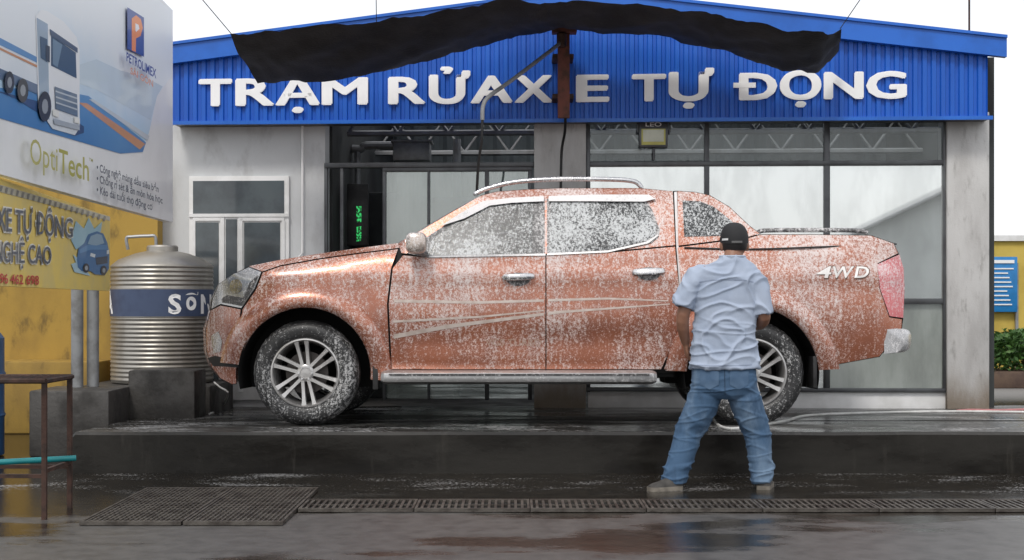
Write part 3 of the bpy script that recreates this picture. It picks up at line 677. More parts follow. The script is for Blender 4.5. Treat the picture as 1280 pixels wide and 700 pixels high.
p_bed=[(847,308),(935,296.5),(952,292),(1020,292),(1090,293),(1119,303),(1125,316),(1099,329),(1101,360),(1113,396),(1129,398),(1128,412),(1100,446),(1040,457),(1028,459)]+arc(RW,AR,6,176,24)+[(829,462),(839,438),(851,408),(854,375),(850,340)]
p_hl=[(326,339.5),(318,360),(301,385),(275,379),(263,385),(265,371),(273,353),(290,342),(310,333)]
p_tl=[(1098,330),(1126,317),(1131,335),(1132,360),(1130,397),(1113,395),(1101,360)]
p_shell=[(275,470),(262,430),(264,375),(275,353),(310,336),(400,320),(505,306),(600,247),(700,237),(842,240),(890,245),(950,295),(1090,296),(1120,306),(1128,400),(1100,446),(1040,456),(1029,459)]+arc(RW,AR+3,6,176,20)+[(840,466),(500,466),(470,466)]+arc(FW,AR+3,2,188,20)
farb=B(); fars=B()
def part(name,poly,mat,parent=tr,off=0,ins=.7,step=9,far=farb,skirt=.02):
    q=inset(poly,ins) if ins else poly
    bm=B(); panel(bm,q,TP,off,step,skirt)
    if far is not None: panel(far,q,TM,off,20,0)
    return obj(name,bm,mat,parent,ROLL,40)
bm=B(); panel(bm,p_shell,TP,.03,14,0); obj('seam_shade_shell',bm,m_dark,tr,ROLL)  # near-black sheet behind the panels, painting the shade inside the seams
part('front_fender',p_fender,m_paint); part('front_bumper',p_bumper,m_paint)
fd=part('front_door',p_fd,m_paint); rd=part('rear_door',p_rd,m_paint)
part('cab_frame',p_cab,m_paint,off=.004,ins=.3); part('rear_fairing',p_sail,m_paint,ins=.6); bed=part('bed_side',p_bed,m_paint)
part('headlight',p_hl,m_lens,ins=.3,off=.002); part('tail_light',p_tl,m_tail,ins=.1,off=-.006)
bm=B(); panel(bm,ell(294,357,8,9),TP,-.004,4,.01); obj('headlight_bulb',bm,m_chrome,tr,ROLL)
bm=B(); panel(bm,[(276,372),(283,368),(303,372),(312,352),(322,343),(316,359),(301,382),(277,377)],TP,-.003,5,.004); obj('headlight_surround',bm,m_blkf,tr,ROLL)
# windows
trim1=[(508,316),(538,292),(573,270),(606,251),(640,248),(681,247),(681,319),(536,322)]
win1=[(534,318.5),(540,298),(575,273.5),(610,256),(640,252.5),(667,251.5),(665,317)]
trim2=[(684,247),(806,246),(816,261),(825,285),(824,295),(815,303),(760,315),(684,318.5)]
win2=[(689,251.5),(804,251),(813,263),(821,284),(820,292.5),(810,300),(760,312),(686,316.5)]
part('window_trim',trim1,m_blkf,fd,-.002,0,skirt=.008,far=fars); part('window_trim',trim2,m_blkf,rd,-.002,0,skirt=.008,far=fars)
part('window',win1,m_glassf,fd,-.006,0,skirt=.006,far=fars); part('window',win2,m_glassf,rd,-.006,0,skirt=.006,far=fars)
part('quarter_window',[(854,249),(876,250),(893,257),(912,272),(932,289),(926,293),(856,295)],m_glassf,tr,-.004,0,skirt=.01,far=fars)
part('window_visor',[(552,281),(575,265),(604,249.5),(640,245.5),(680,243.5),(680,250),(640,252),(612,255.5),(580,272)],m_visor,fd,-.022,0,skirt=.018,far=None)
part('window_visor',[(686,243.5),(740,241.5),(812,241.5),(820,247),(806,250.5),(740,250),(686,250)],m_visor,rd,-.022,0,skirt=.018,far=None)
part('belt_trim',[(536,319),(682,316.5),(682,319),(536,321.5)],m_step,fd,-.009,0,skirt=.012,far=None); part('belt_trim',[(684,316.5),(760,312.5),(808,301.5),(823,292),(824,293.5),(811,303.5),(760,315),(684,318.5)],m_step,rd,-.009,0,skirt=.012,far=None)
obj('far_side_panel',farb,m_paint,tr,ROLL); obj('far_side_window',fars,m_glassf,tr,ROLL)
def bridge(name,poly,mat,bx=0,cr=0,K=14,par=tr,off=0):
    bm=B(); rows=[]
    pts=[]
    for a,b in zip(poly,poly[1:]):
        k=max(1,int(math.hypot(b[0]-a[0],b[1]-a[1])/14))
        pts+=[(a[0]+(b[0]-a[0])*j/k,a[1]+(b[1]-a[1])*j/k) for j in range(k)]
    pts.append(poly[-1])
    for p in pts:
        n=TP(*p,off); f=MIR(n); r=[]
        for j in range(K+1):
            t=j/K; q=n.lerp(f,t); w=1-(2*t-1)**2; q.x+=bx*w; q.z+=cr*w; r.append(bm.verts.new(q))
        rows.append(r)
    for a,b in zip(rows,rows[1:]):
        for j in range(K): bm.faces.new((a[j],b[j],b[j+1],a[j+1]))
    return obj(name,bm,mat,par,ROLL,50)
bridge('bumper_face',[(290,480),(275,472),(263,456),(257,436),(256,410),(262,386)],m_paint,-.09)
bridge('grille',[(262,386),(264,372),(273,353),(290,342)],m_blkf,-.09); bridge('hood_lip',[(290,342),(310,332)],m_paint,-.08,.01)
bridge('hood',hood,m_paint,-.05,.022); bridge('windscreen',[(497,303),(530,284),(565,263),(600,243)],m_glassf,-.07,.02)
bridge('roof',[(600,243),(620,237.5),(660,234.5),(700,233),(800,233),(842,237)],m_paint,0,.03)
bridge('cab_rear',[(842,237),(847,236.5)],m_blk); bridge('fairing_top',[(847,236.5),(870,238),(888,242),(913,257),(938,281),(952,291.5)],m_paint,0,.02)
bridge('tonneau_cover',[(952,292),(1020,292),(1090,293),(1119,303)],m_blkf,0,.01); bridge('tailgate',[(1119,303),(1125,316),(1131,335),(1132,360),(1130,397),(1128,412)],m_paint,.03)
bridge('tail_underside',[(1128,412),(1100,446),(1040,457)],m_dark)
bm=B(); panel(bm,[(310,332),(350,324),(400,316),(450,309),(497,303),(499,309),(450,315),(400,322),(350,331),(327,339)],TP,0,5,0); obj('hood_edge',bm,m_paint,tr,ROLL)
bm=B(); tube(bm,smoothpts([TP(948,290,.05),TP(958,287,.05),TP(1010,286.5,.05),TP(1070,287,.05),TP(1086,290,.05)],4),.016,8); obj('tonneau_rail',bm,m_blkf,tr,ROLL)
bm=B(); tube(bm,smoothpts([TP(856,309,-.008),TP(935,311,-.008),TP(1030,308,-.008),TP(1122,304,-.004)],6),.006,6); obj('bed_rail_trim',bm,m_blk,tr,ROLL)
bm=B(); panel(bm,[(843.5,238),(847,237),(849,306),(854,375),(851,408),(848,408),(851,375),(846,306)],TP,.012,8,0); obj('bed_gap_edge',bm,m_visor,tr,ROLL)
# rear bumper
bm=B(); rings=[]
for t in [k/20 for k in range(21)]:
    y=TY+.03+t*1.79; bx_=2*t-1; sx=2.905-.15*abs(bx_)**5
    rings.append([Vector((sx+dx,y,z)) for dx,z in((-.14,1.12-.19),(-.05,1.12-.182),(-.015,1.12-.195),(.0,1.12-.225),(.0,1.12-.29),(-.015,1.12-.33),(-.05,1.12-.35),(-.14,1.12-.36))])
loft(bm,rings); obj('rear_bumper',bm,m_bump,tr,ROLL,60)
def flare(c,a0,a1,name):
    bm=B(); rows=[]
    for k in range(41):
        a=R(a0+(a1-a0)*k/40); r=[]
        for rr_,of in((AR-3,.10),(AR-4,.0),(AR-3,-.026),(AR+2,-.042),(AR+9,-.042),(AR+17,-.026),(AR+21,-.006),(AR+23,.014)):
            x=c[0]+rr_*math.cos(a); y=c[1]-rr_*math.sin(a); r.append(bm.verts.new(TP(x,min(y,c[1]+22),of)))
        rows.append(r)
    for a,b in zip(rows,rows[1:]):
        for j in range(7): bm.faces.new((a[j],b[j],b[j+1],a[j+1]))
    obj(name,bm,m_paint,tr,ROLL,60)
flare(FW,-5,172,'wheel_flare'); flare(RW,3,178,'wheel_flare')
m_disc=M('brake_disc',(.10,.09,.085),.5,.8)
def wheel(c,far=False):
    cc=P(c[0],c[1],TY); cx=cc.x; cz=TG+.370; sg=-1 if far else 1
    base=2*TC-TY if far else TY
    def Y(y): return base+sg*y
    def lt(bm,prof,n=64,caps=True):
        loft(bm,[[(cx+r*math.cos(2*math.pi*k/n),Y(y),cz+r*math.sin(2*math.pi*k/n)) for k in range(n)] for r,y in prof],caps)
    bm=B(); rows=[]
    for k in range(31):
        a=R(-14+208*k/30); rows.append([bm.verts.new((cx+.475*math.cos(a),Y(y),cz+.475*math.sin(a))) for y in(.03,.5)])
    for a,b in zip(rows,rows[1:]): bm.faces.new((a[0],b[0],b[1],a[1]))
    vs=[r[1] for r in rows]; bm.faces.new(vs); obj('wheel_liner',bm,m_dark,tr,ROLL)
    bm=B(); lt(bm,[(.02,.10),(.15,.10),(.15,.125),(.02,.125)],40); lt(bm,[(.06,.045),(.06,.2)],24); w=obj('wheel',bm,m_disc,tr,ROLL)
    bm=B(); lt(bm,[(.236,.05),(.241,.012),(.252,.002),(.262,-.004),(.275,-.007),(.277,-.004),(.30,-.009),(.325,-.004),(.343,.008),(.356,.03),(.3685,.06),(.370,.065),(.370,.2),(.356,.235),(.3,.262),(.23,.25)],72,False)
    for k in range(44):
        a=2*math.pi*k/44; da=.045
        pts=[]
        for aa,r_,y_ in((a,.3535,.022),(a+da,.3535,.022),(a+da,.3725,.07),(a,.3725,.07)): pts.append(bm.verts.new((cx+r_*math.cos(aa),Y(y_),cz+r_*math.sin(aa))))
        bm.faces.new(pts)
    obj('tyre',bm,m_tyre,w,ROLL,40,False)
    bm=B(); lt(bm,[(.240,.03),(.245,.01),(.241,.002),(.232,.0),(.224,.010),(.218,.03),(.208,.10),(.205,.22)],64,False)
    lt(bm,[(.062,.055),(.060,.022),(.052,.016),(.036,.016),(.034,.022),(.002,.020)],32)
    for k in range(6):
        for dd in(-1,1):
            a=R(90+k*60); u=Vector((math.cos(a),0,math.sin(a))); v=Vector((-math.sin(a),0,math.cos(a)))
            q0=Vector((cx,0,cz))+u*.045+v*.020*dd; q1=Vector((cx,0,cz))+u*.226+v*(.037*dd+.03)
            d=(q1-q0).normalized(); n_=Vector((-d.z,0,d.x)); rings=[]
            for t,wd,yf,ybk in((0,.015,.018,.06),(.4,.0135,.021,.06),(.8,.015,.012,.05),(1,.021,.006,.045)):
                q=q0.lerp(q1,t); r=[]
                for s,ww,yy in((-1,1,ybk),(-1,.8,yf),(1,.8,yf),(1,1,ybk)):
                    e=q+n_*s*wd*ww; r.append(Vector((e.x,Y(yy),e.z)))
                rings.append(r)
            loft(bm,rings)
    obj('rim',bm,m_rim,w,ROLL,40)
    for k in range(6):
        bm=B(); a=R(60*k+60)
        x_,z_=cx+.047*math.cos(a),cz+.047*math.sin(a); loft(bm,[[(x_+.008*math.cos(t),Y(y),z_+.008*math.sin(t)) for t in [k2*math.pi/3 for k2 in range(6)]] for y in(.02,.008)])
        obj('wheel_nut',bm,m_chrome,w,ROLL)
for f in(False,True):
    wheel(FW,f); wheel(RW,f)
# underside
bm=B(); a=P(300,470,TY); b=P(1030,470,TY); box(bm,a.x+.2,b.x,TY+.52,2*TC-TY-.52,TG+.32,TG+.75); a=P(475,470,TY); b=P(845,470,TY); box(bm,a.x,b.x,TY+.12,2*TC-TY-.12,TG+.34,TG+.5); obj('chassis',bm,m_dark,tr,ROLL,0)
for sgn in(0,1):
    bm=B(); rings=[]
    for px,sc in((476,.7),(480,.95),(486,1),(812,1),(817,.95),(821,.7)):
        c=P(px,472,TY-.06); r=[]
        for k in range(14):
            t=2*math.pi*k/14; r.append(Vector((c.x,c.y+.09*sc*math.cos(t)+.05,c.z+.050*sc*math.copysign(abs(math.sin(t))**.6,math.sin(t)))))
        rings.append(r if not sgn else [MIR(q) for q in r])
    loft(bm,rings); o=obj('running_board',bm,m_step,tr,ROLL)
    for px in(520,650,780):
        bm=B(); c=P(px,472,TY); y0=c.y+.03 if not sgn else 2*TC-c.y-.25; box(bm,c.x-.03,c.x+.03,y0,y0+.22,c.z-.02,c.z+.05); obj('step_bracket',bm,m_blk,o,ROLL,0)
bm=B(); c0=P(486,467.5,TY-.094); c1=P(812,470.5,TY-.094); box(bm,c0.x,c1.x,c0.y-.012,c0.y+.004,c1.z,c0.z); obj('step_pad',bm,m_blkf,tr,ROLL,0)
for px0,px1,py0,py1 in((461,475,440,490),(1010,1022,445,488)):
    a=P(px0,py1,TY+.05); b=P(px1,py0,TY+.05); bm=B(); box(bm,a.x+.03,b.x-.01,TY+.01,TY+.27,a.z+.02,b.z,.004); obj('mud_flap',bm,m_blk,tr,ROLL)
bm=B(); c=P(520,304,TY-.10); sup(bm,c,.075,.07,.075,.6); obj('wing_mirror',bm,m_mir,fd,ROLL,60)
bm=B(); tube(bm,[P(524,314,TY-.06),P(531,318,TY+.05)],.025,10); obj('mirror_arm',bm,m_blkf,fd,ROLL)
for dpar,px,py in((fd,648,346),(rd,811,339)):
    bm=B(); rings=[]
    for u,ry,of in((-21,2,-.004),(-18,4,-.022),(-8,4.6,-.034),(8,4.6,-.034),(18,4,-.022),(21,2,-.004)):
        rings.append([TP(px+u,py-u*.04+ry*math.sin(t),of-.010*math.cos(t)) for t in [k*2*math.pi/10 for k in range(10)]])
    loft(bm,rings); obj('door_handle',bm,m_chrome,dpar,ROLL,60)
    bm=B(); panel(bm,[(px+15*math.cos(k*.4488),py+3+8.5*math.sin(k*.4488)) for k in range(14)],TP,-.0025,5,0); obj('handle_recess',bm,m_blkf,dpar,ROLL)
for mfn in(lambda p:p,MIR):
    bm=B(); tube(bm,[mfn(q) for q in smoothpts([P(592,242,TY+.31),P(605,235,TY+.32),P(640,226,TY+.33),P(690,222,TY+.33),P(760,222,TY+.33),P(790,224,TY+.33),P(800,229,TY+.33),P(803,235,TY+.33)],5)],[.008]+[.017]*33+[.014]*2,10); obj('roof_rail',bm,m_chrome,tr,ROLL,60)
bm=B(); panel(bm,[(263,418),(272,413),(277,425),(275,438),(266,440)],TP,-.006,5,.02); obj('fog_lamp',bm,m_chrome,tr,ROLL)
bm=B(); panel(bm,[(259,446),(268,443),(282,447),(296,452),(297,459),(280,457),(266,456)],TP,-.004,6,.01); obj('bumper_vent',bm,m_blk,tr,ROLL)
def decal(par,a,b,line):
    bm=B(); n=int((b-a)/8)+1; rows=[]
    for k in range(n+1):
        x=a+(b-a)*k/n; y=interp([(p[0],p[1]) for p in line],x); h=interp([(p[0],p[2]) for p in line],x)
        rows.append((bm.verts.new(TP(x,y-h,-.0022)),bm.verts.new(TP(x,y+h,-.0022))))
    for p,q in zip(rows,rows[1:]): bm.faces.new((p[0],q[0],q[1],p[1]))
    obj('decal_stripe',bm,m_decal,par,ROLL)
for line in([(487,376,2.0),(600,378,1.7),(760,373,1.3),(836,376,.6)],[(490,421,2.8),(560,408,2.4),(700,390,1.7),(838,380,.6)],[(492,402,1.5),(600,396,1.2),(680,388,.8),(684,388,.8)]):
    a,b=line[0][0],line[-1][0]; decal(fd,max(a,492),680,line)
    if b>690: decal(rd,685,b,line)
for ch,xa,xb in(('4',1022,1040),('W',1041,1068),('D',1069,1087)):
    q=((xa+1,333),(xb+1,333),(xb,347),(xa,347)); qo=((xa+.2,332.6),(xb+2.2,332.6),(xb+1.2,348),(xa-.2,348))
    bm=B(); text(bm,ch,qo,TP,-.0028,.035,0,.12); obj('badge',bm,m_4wdo,bed,ROLL,0)
    bm=B(); text(bm,ch,q,TP,-.0045,.015,0,.12); obj('badge',bm,m_4wd,bed,ROLL,0)
bm=B(); text(bm,'VGS TURBO',((607,424),(677,424),(677,432),(607,432)),TP,-.003,.0); obj('badge',bm,m_faint,fd,ROLL,0)
# ---------------------------------------------------------------- person
PD=8.55
def Q(px,py,d=0): return P(px,py,PD+d)
S_=F/PD
def ring(px,py,hw,dp,d=0,n=28,e=2.4):
    c=Q(px,py,d); out=[]
    for k in range(n):
        t=2*math.pi*k/n; ct,st=math.cos(t),math.sin(t)
        out.append(c+Vector((hw/S_*math.copysign(abs(ct)**(2/e),ct),dp/S_*math.copysign(abs(st)**(2/e),st),0)))
    return out
def remesh(bm,vox,smooth=6):
    bmesh.ops.recalc_face_normals(bm,faces=bm.faces)
    me=bpy.data.meshes.new('r'); bm.to_mesh(me); bm.free(); o=bpy.data.objects.new('r',me); C.objects.link(o)
    m=o.modifiers.new('r','REMESH'); m.mode='VOXEL'; m.voxel_size=vox
    s=o.modifiers.new('s','SMOOTH'); s.factor=.5; s.iterations=smooth
    dg=bpy.context.evaluated_depsgraph_get(); e=bpy.data.meshes.new_from_object(o.evaluated_get(dg))
    bpy.data.objects.remove(o); b=B(); b.from_mesh(e); bpy.data.meshes.remove(e); return b
def wrinkle(bm,fn):
    bm.normal_update()
    mv=[(v,v.normal*fn(v.co)) for v in bm.verts]
    for v,d in mv: v.co+=d
def nz(x,y,z): return noise.noise(Vector((x,y,z)))
def fold(n,k=4.5): return max(0,1-abs(n)*k)**1.4
pe=thing('person','person in light blue short sleeved shirt and jeans washing the truck, seen from behind','person',tuple(Q(895,612.5)))
pe.location.z=0
def hand(bm,w,d,nrm,thumb,curl,sc=1.0):
    d=d.normalized(); nrm=(nrm-d*nrm.dot(d)).normalized(); th=d.cross(nrm); 
    if th.dot(thumb)<0: th=-th
    k=w+d*.085*sc
    rings=[]
    for t,hw,hd in((0,.024,.019),(.3,.033,.016),(.7,.041,.014),(1,.040,.012)):
        c=w.lerp(k,t); rings.append([c+th*hw*math.cos(a)*sc+nrm*hd*math.sin(a)*sc for a in [j*math.pi/6 for j in range(12)]])
    loft(bm,rings)
    for i,(off,ln) in enumerate(((.029,.072),(.010,.080),(-.010,.074),(-.029,.058))):
        p=k+th*off*sc-d*.01; dd=d.copy(); pts=[p]; 
        for j,fr_ in enumerate((.45,.32,.25)):
            ang=curl*(.55,.8,.6)[j]; ax=d.cross(nrm).normalized(); dd=(Matrix.Rotation(ang,3,ax)@dd).normalized(); p=p+dd*ln*fr_*sc; pts.append(p)
        tube(bm,pts,[.0095*sc,.009*sc,.008*sc,.0065*sc],8)
    p=w+d*.025+th*.028*sc; q=p+(d*.6+th*.75+nrm*.35).normalized()*.04*sc; r=q+(d*.85+th*.2+nrm*.5).normalized()*.032*sc
    tube(bm,[w+d*.012+th*.012,p,q,r],[.014*sc,.013*sc,.0105*sc,.008*sc],8)
bm=B()
HC=Q(918,304,.05)
sup(bm,HC+Vector((0,0,.012)),.074,.094,.104,.95,24,16)
sup(bm,HC+Vector((0,.03,-.062)),.052,.058,.05,.95,20,12)
tube(bm,[HC+Vector((0,.084,.02)),HC+Vector((0,.104,-.012)),HC+Vector((0,.088,-.026))],[.008,.014,.012],8)
for s in(-1,1): sup(bm,HC+Vector((s*.078,.0,-.018)),.012,.019,.032,1,12,8)
tube(bm,[HC+Vector((-.018,.082,-.058)),HC+Vector((.018,.082,-.058))],.008,8)
tube(bm,[HC+Vector((0,-.012,-.03)),Q(916,322,.01),Q(914,336,0)],[.056,.056,.066],16)
loft(bm,[ring(914,330,22,13),ring(911,340,34,17),ring(908,360,34,19),ring(906,400,31,18),ring(905,430,31,18),ring(905,470,36,20),ring(905,492,34,19)])
LS,LE,LW=Q(874,346),Q(854,393,-.02),Q(857,429,.06)
RS,RE,RWr=Q(940,346),Q(955,396,-.02),Q(940,409,.24)
tube(bm,smoothpts([Q(887,342),LS,LE,LW],5),[.053]*5+[.048,.046,.044,.042,.041]+[.040,.039,.037,.033,.029]+[.025],14)
tube(bm,smoothpts([Q(928,342),RS,RE,RWr],5),[.053]*5+[.048,.046,.044,.042,.041]+[.040,.039,.037,.033,.029]+[.025],14)
hand(bm,LW,Vector((.02,.05,-.11)),Vector((1,.1,0)),Vector((0,1,0)),.55)
hand(bm,RWr,Vector((-.05,.10,-.01)),Vector((-1,-.4,-.1)),Vector((0,0,1)),1.15)
LK,LA=Q(861,540,.03),Q(843,594,-.02); RK,RA=Q(946,540,.03),Q(952,594,.0)
tube(bm,[Q(886,478),Q(877,505,.02),LK,Q(854,562,.0),LA,Q(842,605,-.02)],[.08,.07,.050,.048,.036,.034],16)
tube(bm,[Q(925,478),Q(935,505,.02),RK,Q(949,562,.01),RA,Q(953,605,.0)],[.08,.07,.050,.048,.036,.034],16)
b2=remesh(bm,.006,3); body=obj('body',b2,m_skin,pe,None,180)
for s in(-1,1):
    bm=B(); sup(bm,HC+Vector((s*.03,.085,.012)),.011,.008,.008,1,12,8); obj('eye',bm,M('eye_%d'%(s+1),(.5,.48,.45),.2),pe)
# shirt
bm=B()
loft(bm,[ring(915,320,15,14,.0),ring(914.5,325,19,16,.0),ring(913,329,27,16.5),ring(910.5,335,36,18.5),ring(908,346,40.5,21.5),ring(907,372,39.5,23.5),ring(905.5,400,38.5,24),ring(905,425,40,24.5),ring(905,445,42.5,25.5),ring(905,458,44,27),ring(905,461,43.5,26.5)])
tube(bm,[Q(890,342),Q(871,348),Q(859,366,-.01),Q(853.5,381,-.02),Q(852.5,384,-.02)],[.065,.074,.071,.072,.070],18)
tube(bm,[Q(924,342),Q(940,348),Q(949,366,-.01),Q(953.5,390,-.02),Q(954,393,-.02)],[.065,.074,.071,.069,.067],18)
bs=remesh(bm,.0055,4)
def sw(c):
    a=fold(nz(c.x*4.5+c.z*4,c.y*4,c.z*6-c.x*3),6); b=fold(nz(c.x*5-c.z*6+7,c.y*5,c.z*7+c.x*3),6); d=nz(c.x*16,c.y*12,c.z*16); e=fold(nz(c.x*3,c.y*3+4,c.z*14+9),6)
    low=max(0,min(1,(1.10-c.z)/.25))
    return .011*a+.010*b+.009*e*low+.003*d-.005
wrinkle(bs,sw)
bs2=bs.copy(); sh=obj('shirt',bs,m_shirt,pe,None,180)
bvs=BVHTree.FromBMesh(bs2)
def onto(bvh,poly,off,bm,step=4):
    def fn(px,py,o_=0):
        a=P(px,py,PD-.6); d=(P(px,py,PD+.6)-a).normalized(); h=bvh.ray_cast(a,d)[0]
        if h is None: h=P(px,py,PD)
        return h-d*off
    panel(bm,poly,fn,0,step,0)
bm=B(); rg=[]
for d0,hw,dp in((0,16.5,15.5),(-4,17,16),(-5,15.5,14.5),(0,14.5,13.5)): rg.append([p+Vector((0,0,-.016)) for p in ring(915.5,321+d0,hw,dp,.005,24,2)])
loft(bm,rg,False); obj('collar',bm,m_shirt,sh,None,60)
bm=B(); 
l_=[(874,352),(890,349.5),(908,349),(930,349.5),(942,352)]
onto(bvs,l_+[(x,y+1.1) for x,y in l_[::-1]],.002,bm,3)
obj('yoke_seam',bm,M('shirt_seam',(.27,.32,.43),.9),sh,None,0)
bm=B(); l_=[(870,455.5),(890,456.5),(920,456.5),(940,455.5)]; onto(bvs,l_+[(x,y+.9) for x,y in l_[::-1]],.002,bm,3); obj('hem_seam',bm,M('hem_seam',(.27,.32,.43),.9),sh,None,0)
# jeans
bm=B()
loft(bm,[ring(905,448,37,22),ring(905,456,39,23),ring(905,472,41,25,0),ring(905.5,486,41.5,25),ring(906,493,40,24,.01),ring(906,498,28,19,.01)])
def leg(pts,r0):
    q=smoothpts(pts,3); n=len(q); tube(bm,q,[interp(r0,i/(n-1)) for i in range(n)],20)
leg([Q(886,478),Q(879,502,.01),Q(869,524,.02),LK,Q(854.5,562,.01),Q(848.5,580,-.01),Q(843,597,-.02),Q(842,602,-.02)],[(0,.097),(.15,.099),(.3,.093),(.45,.084),(.65,.078),(.9,.076),(1,.073)])
leg([Q(925,478),Q(932,502,.01),Q(940,524,.02),RK,Q(949,562,.02),Q(951,580,.01),Q(952,597,.0),Q(952.5,602,.0)],[(0,.097),(.15,.098),(.3,.092),(.45,.081),(.65,.073),(.9,.067),(1,.065)])
bj=remesh(bm,.0055,4)
def jw(c):
    knee=g1(c.z-.38,.10); ank=g1(c.z-.11,.10); hip=g1(c.z-.60,.07)
    a=fold(nz(c.x*4+c.z*4,c.y*4,c.z*13),6); b=fold(nz(c.x*5-c.z*6+3,c.y*5,c.z*16+5),6); d=nz(c.x*18,c.y*18,c.z*8)
    return (.008*a+.007*b-.003)*(.2+.7*knee+1.2*ank+.7*hip)+.0015*d
wrinkle(bj,jw)
bj2=bj.copy(); je=obj('jeans',bj,m_jean,pe,None,180); bvj=BVHTree.FromBMesh(bj2)
m_seam=M('denim_seam',(.03,.06,.11),.9)
for cx in(887,924):
    bm=B(); onto(bvj,[(cx-12,464),(cx+12,464),(cx+11.5,481),(cx,487),(cx-11.5,481)],.004,bm); obj('back_pocket',bm,M('pocket_denim_%d'%cx,(.085,.145,.235),.85,c2=(.05,.10,.18)),je,None,60)
bm=B(); onto(bvj,[(905,462),(906.2,462),(907,494),(905.8,494)],.002,bm,3); obj('seat_seam',bm,m_seam,je,None,0)
def shoe(heel,toe):
    heel=Vector(heel); toe=Vector(toe); d=(toe-heel); Ln=d.length; d/=Ln; s=Vector((-d.y,d.x,0)); rings=[]
    for t,w,h in((0,.025,.055),(.05,.036,.085),(.2,.040,.098),(.36,.041,.090),(.5,.044,.070),(.68,.050,.055),(.85,.046,.046),(.95,.034,.036),(1,.016,.026)):
        c=heel+d*Ln*t; r=[]
        for k in range(14):
            a=math.pi*k/13; r.append(c+s*w*math.cos(a)*(.75+.25*math.cos(a)**2)+Vector((0,0,.02+(h-.02)*max(0,math.sin(a))**.8)))
        rings.append(r)
    bm=B(); loft(bm,rings); o=obj('shoe',bm,m_shoe,pe,None,60)
    bm=B()
    pts=[(-.02,.015),(.0,.03),(.05,.041),(.2,.044),(.36,.044),(.5,.047),(.68,.053),(.85,.050),(.95,.038),(1.01,.02)]
    out=[heel+d*Ln*t+s*w for t,w in pts]+[heel+d*Ln*t-s*w for t,w in pts[::-1]]
    loft(bm,[[p+Vector((0,0,z)) for p in out] for z in(.0,.020,.024)]); obj('sole',bm,m_sole,o,None,40)
a=Q(851,612,-.03); shoe((a.x,8.52,0),(a.x-.20,8.44,0))
a=Q(952,612,0); shoe((a.x,8.49,0),(a.x+.06,8.73,0))
# hair and cap
bm=B(); 
rings=[]
for f,sc in((-.045,.86),(-.03,.95),(-.01,1.0),(.02,1.0),(.05,.93),(.07,.8)):
    rings.append([HC+Vector((.077*sc*math.cos(t),-.008+.090*sc*(math.sin(t) if math.sin(t)<.15 else .15),f)) for t in [k*2*math.pi/28 for k in range(28)]])
loft(bm,rings); obj('hair',bm,m_hair,pe,None,60)
bm=B(); rings=[]
for k in range(10):
    f=max(0,k-1)/8*math.pi/2; cf=max(.08,math.cos(f))**.75
    rings.append([HC+Vector((.0845*cf*math.cos(t),.104*cf*math.sin(t),(.022 if k else .004)+.103*math.sin(f)+.012*cf*math.sin(t))) for t in [j*2*math.pi/32 for j in range(32)]])
loft(bm,rings); cp=obj('cap',bm,m_cap,pe,None,60)
bm=B(); rings=[]
for t in [k/10*math.pi for k in range(11)]:
    c_,s2=math.cos(t),math.sin(t)
    rings.append([HC+Vector((.08*c_,.05+.055*s2,.035+dz)) for dz in(0,.004)]+[HC+Vector((.082*c_,.07+.10*s2,.022-.01*c_*c_+dz)) for dz in(.004,0)])
loft(bm,rings); obj('cap_peak',bm,m_cap,cp)
def capp(a): return HC+Vector((.0855*math.cos(a),.1055*math.sin(a),0))
bm=B(); a0=[R(-90+x) for x in range(-22,23,4)]
lo=[bm.verts.new(capp(a)+Vector((0,0,-.006))) for a in a0]; hi=[bm.verts.new(capp(a)+Vector((0,.012*(1-(abs(math.degrees(a)+90)/22)**2),.004+.040*max(0,1-(abs(math.degrees(a)+90)/22)**2)**.5))) for a in a0]
for i in range(len(a0)-1): bm.faces.new((lo[i],lo[i+1],hi[i+1],hi[i]))
obj('cap_opening',bm,m_hair,cp,None,60)
bm=B(); lo=[bm.verts.new(capp(a)+Vector((0,-.002,-.002))) for a in a0]; hi=[bm.verts.new(capp(a)+Vector((0,-.002,.010))) for a in a0]
for i in range(len(a0)-1): bm.faces.new((lo[i],lo[i+1],hi[i+1],hi[i]))
obj('cap_strap',bm,M('cap_strap',(.12,.12,.12),.7),cp,None,60)
bm=B(); a1=[R(-158+x) for x in range(0,33,8)]; lo=[bm.verts.new(HC+Vector((.087*math.cos(a),.107*math.sin(a),.014))) for a in a1]; hi=[bm.verts.new(HC+Vector((.087*math.cos(a),.107*math.sin(a),.026))) for a in a1]
for i in range(len(a1)-1): bm.faces.new((lo[i],lo[i+1],hi[i+1],hi[i]))
obj('cap_emblem',bm,M('cap_emblem',(.7,.7,.7),.7),cp,None,60)
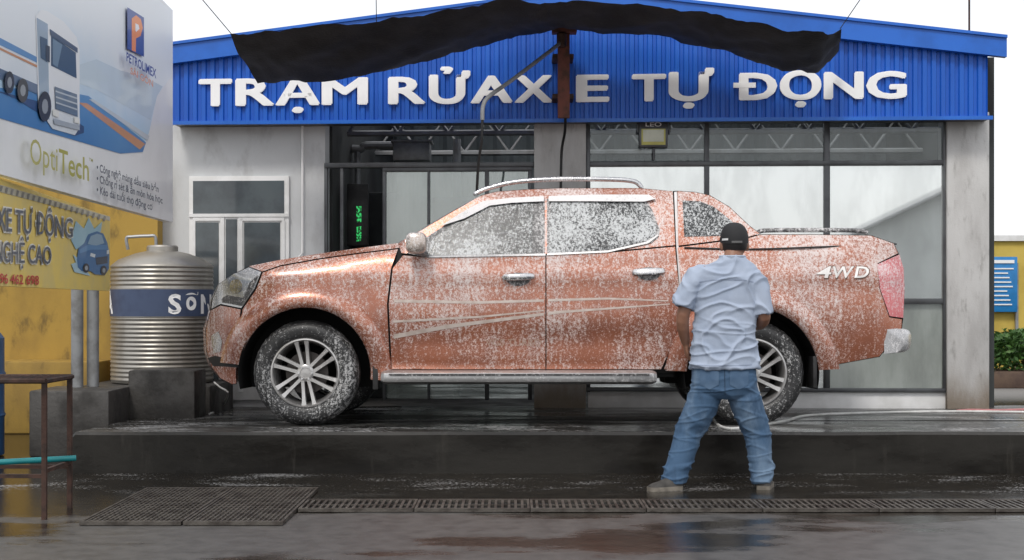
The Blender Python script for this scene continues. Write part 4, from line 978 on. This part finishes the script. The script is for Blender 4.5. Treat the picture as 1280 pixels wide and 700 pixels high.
# spray gun & hoses
gc=RWr+Vector((-.05,.10,-.01)).normalized()*.085+Vector((-.03,-.01,0))
gu=thing('spray_gun','black pressure spray gun held low in the right hand of the person','spray gun',tuple(gc))
bm=B(); tube(bm,[gc+Vector((0,0,-.075)),gc+Vector((0,.005,0)),gc+Vector((.0,.02,.07))],[.014,.016,.018],10); obj('grip',bm,m_blk,gu)
bm=B(); tube(bm,[gc+Vector((.0,-.0,.075)),gc+Vector((0,.10,.07)),gc+Vector((-.02,.34,.06))],[.022,.016,.009],10); obj('lance',bm,m_blk,gu)
h0=gc+Vector((0,0,-.075)); UP=Vector((0,0,.011))
pts=[h0,Q(912,440,.38),Q(897,475,.48),Q(887,497,.6),P(886,511,9.25),plat(893,528)+UP,plat(906,537)+UP,plat(930,537)+UP,plat(960,532)+UP,plat(985,527)+UP,plat(1010,521)+UP,plat(1080,518)+UP,plat(1180,516)+UP,plat(1300,517)+UP]
bm=B(); tube(bm,smoothpts(pts,8),.010,8); tag(obj('wash_hose',bm,m_hosew),'thin white hose curling past the legs and along the platform','hose')
bm=B(); tube(bm,smoothpts([plat(1196,515.5)+UP,plat(1215,514.5)+UP,plat(1250,514.8)+UP,plat(1310,513)+UP],6),.013,8); tag(obj('pink_hose',bm,m_hosep),'pink hose lying at the foot of the right concrete column','hose')
bm=B(); tube(bm,smoothpts([plat(262,519)+UP,plat(276,512)+UP,P(285,492,11.6),P(275,484,11.7),P(268,478,11.8)],6),.008,8); tag(obj('white_tube',bm,m_hosew),'short white tube rising beside the front bumper near the tank','hose')
# ---------------------------------------------------------------- world, sun, camera
W=bpy.data.worlds.new("World"); bpy.context.scene.world=W; W.use_nodes=True; t=W.node_tree
bg=t.nodes['Background']; sk=t.nodes.new('ShaderNodeTexSky'); sk.sky_type='NISHITA'; sk.sun_disc=False; sk.sun_elevation=R(52); sk.sun_rotation=R(200); sk.dust_density=3
mx=t.nodes.new('ShaderNodeMix'); mx.data_type='RGBA'; mx.inputs[0].default_value=.8; t.links.new(sk.outputs[0],mx.inputs[6]); mx.inputs[7].default_value=(9.7,9.75,9.9,1); t.links.new(mx.outputs[2],bg.inputs[0]); bg.inputs[1].default_value=.13
sl=bpy.data.lights.new('sun','SUN'); sl.energy=1.5; sl.angle=R(12); sl.color=(1,.965,.91); so=bpy.data.objects.new('sun',sl); C.objects.link(so); so.rotation_euler=(R(38),0,R(-20))
cam=bpy.data.cameras.new('camera'); co=bpy.data.objects.new('camera',cam); C.objects.link(co); co.location=(0,0,H0); co.rotation_euler=(R(90),0,0); cam.lens=50; cam.sensor_width=36; cam.shift_y=28/1280; cam.clip_end=600
sc=bpy.context.scene; sc.camera=co; sc.view_settings.view_transform='Standard'; sc.view_settings.look='None'; sc.view_settings.exposure=0
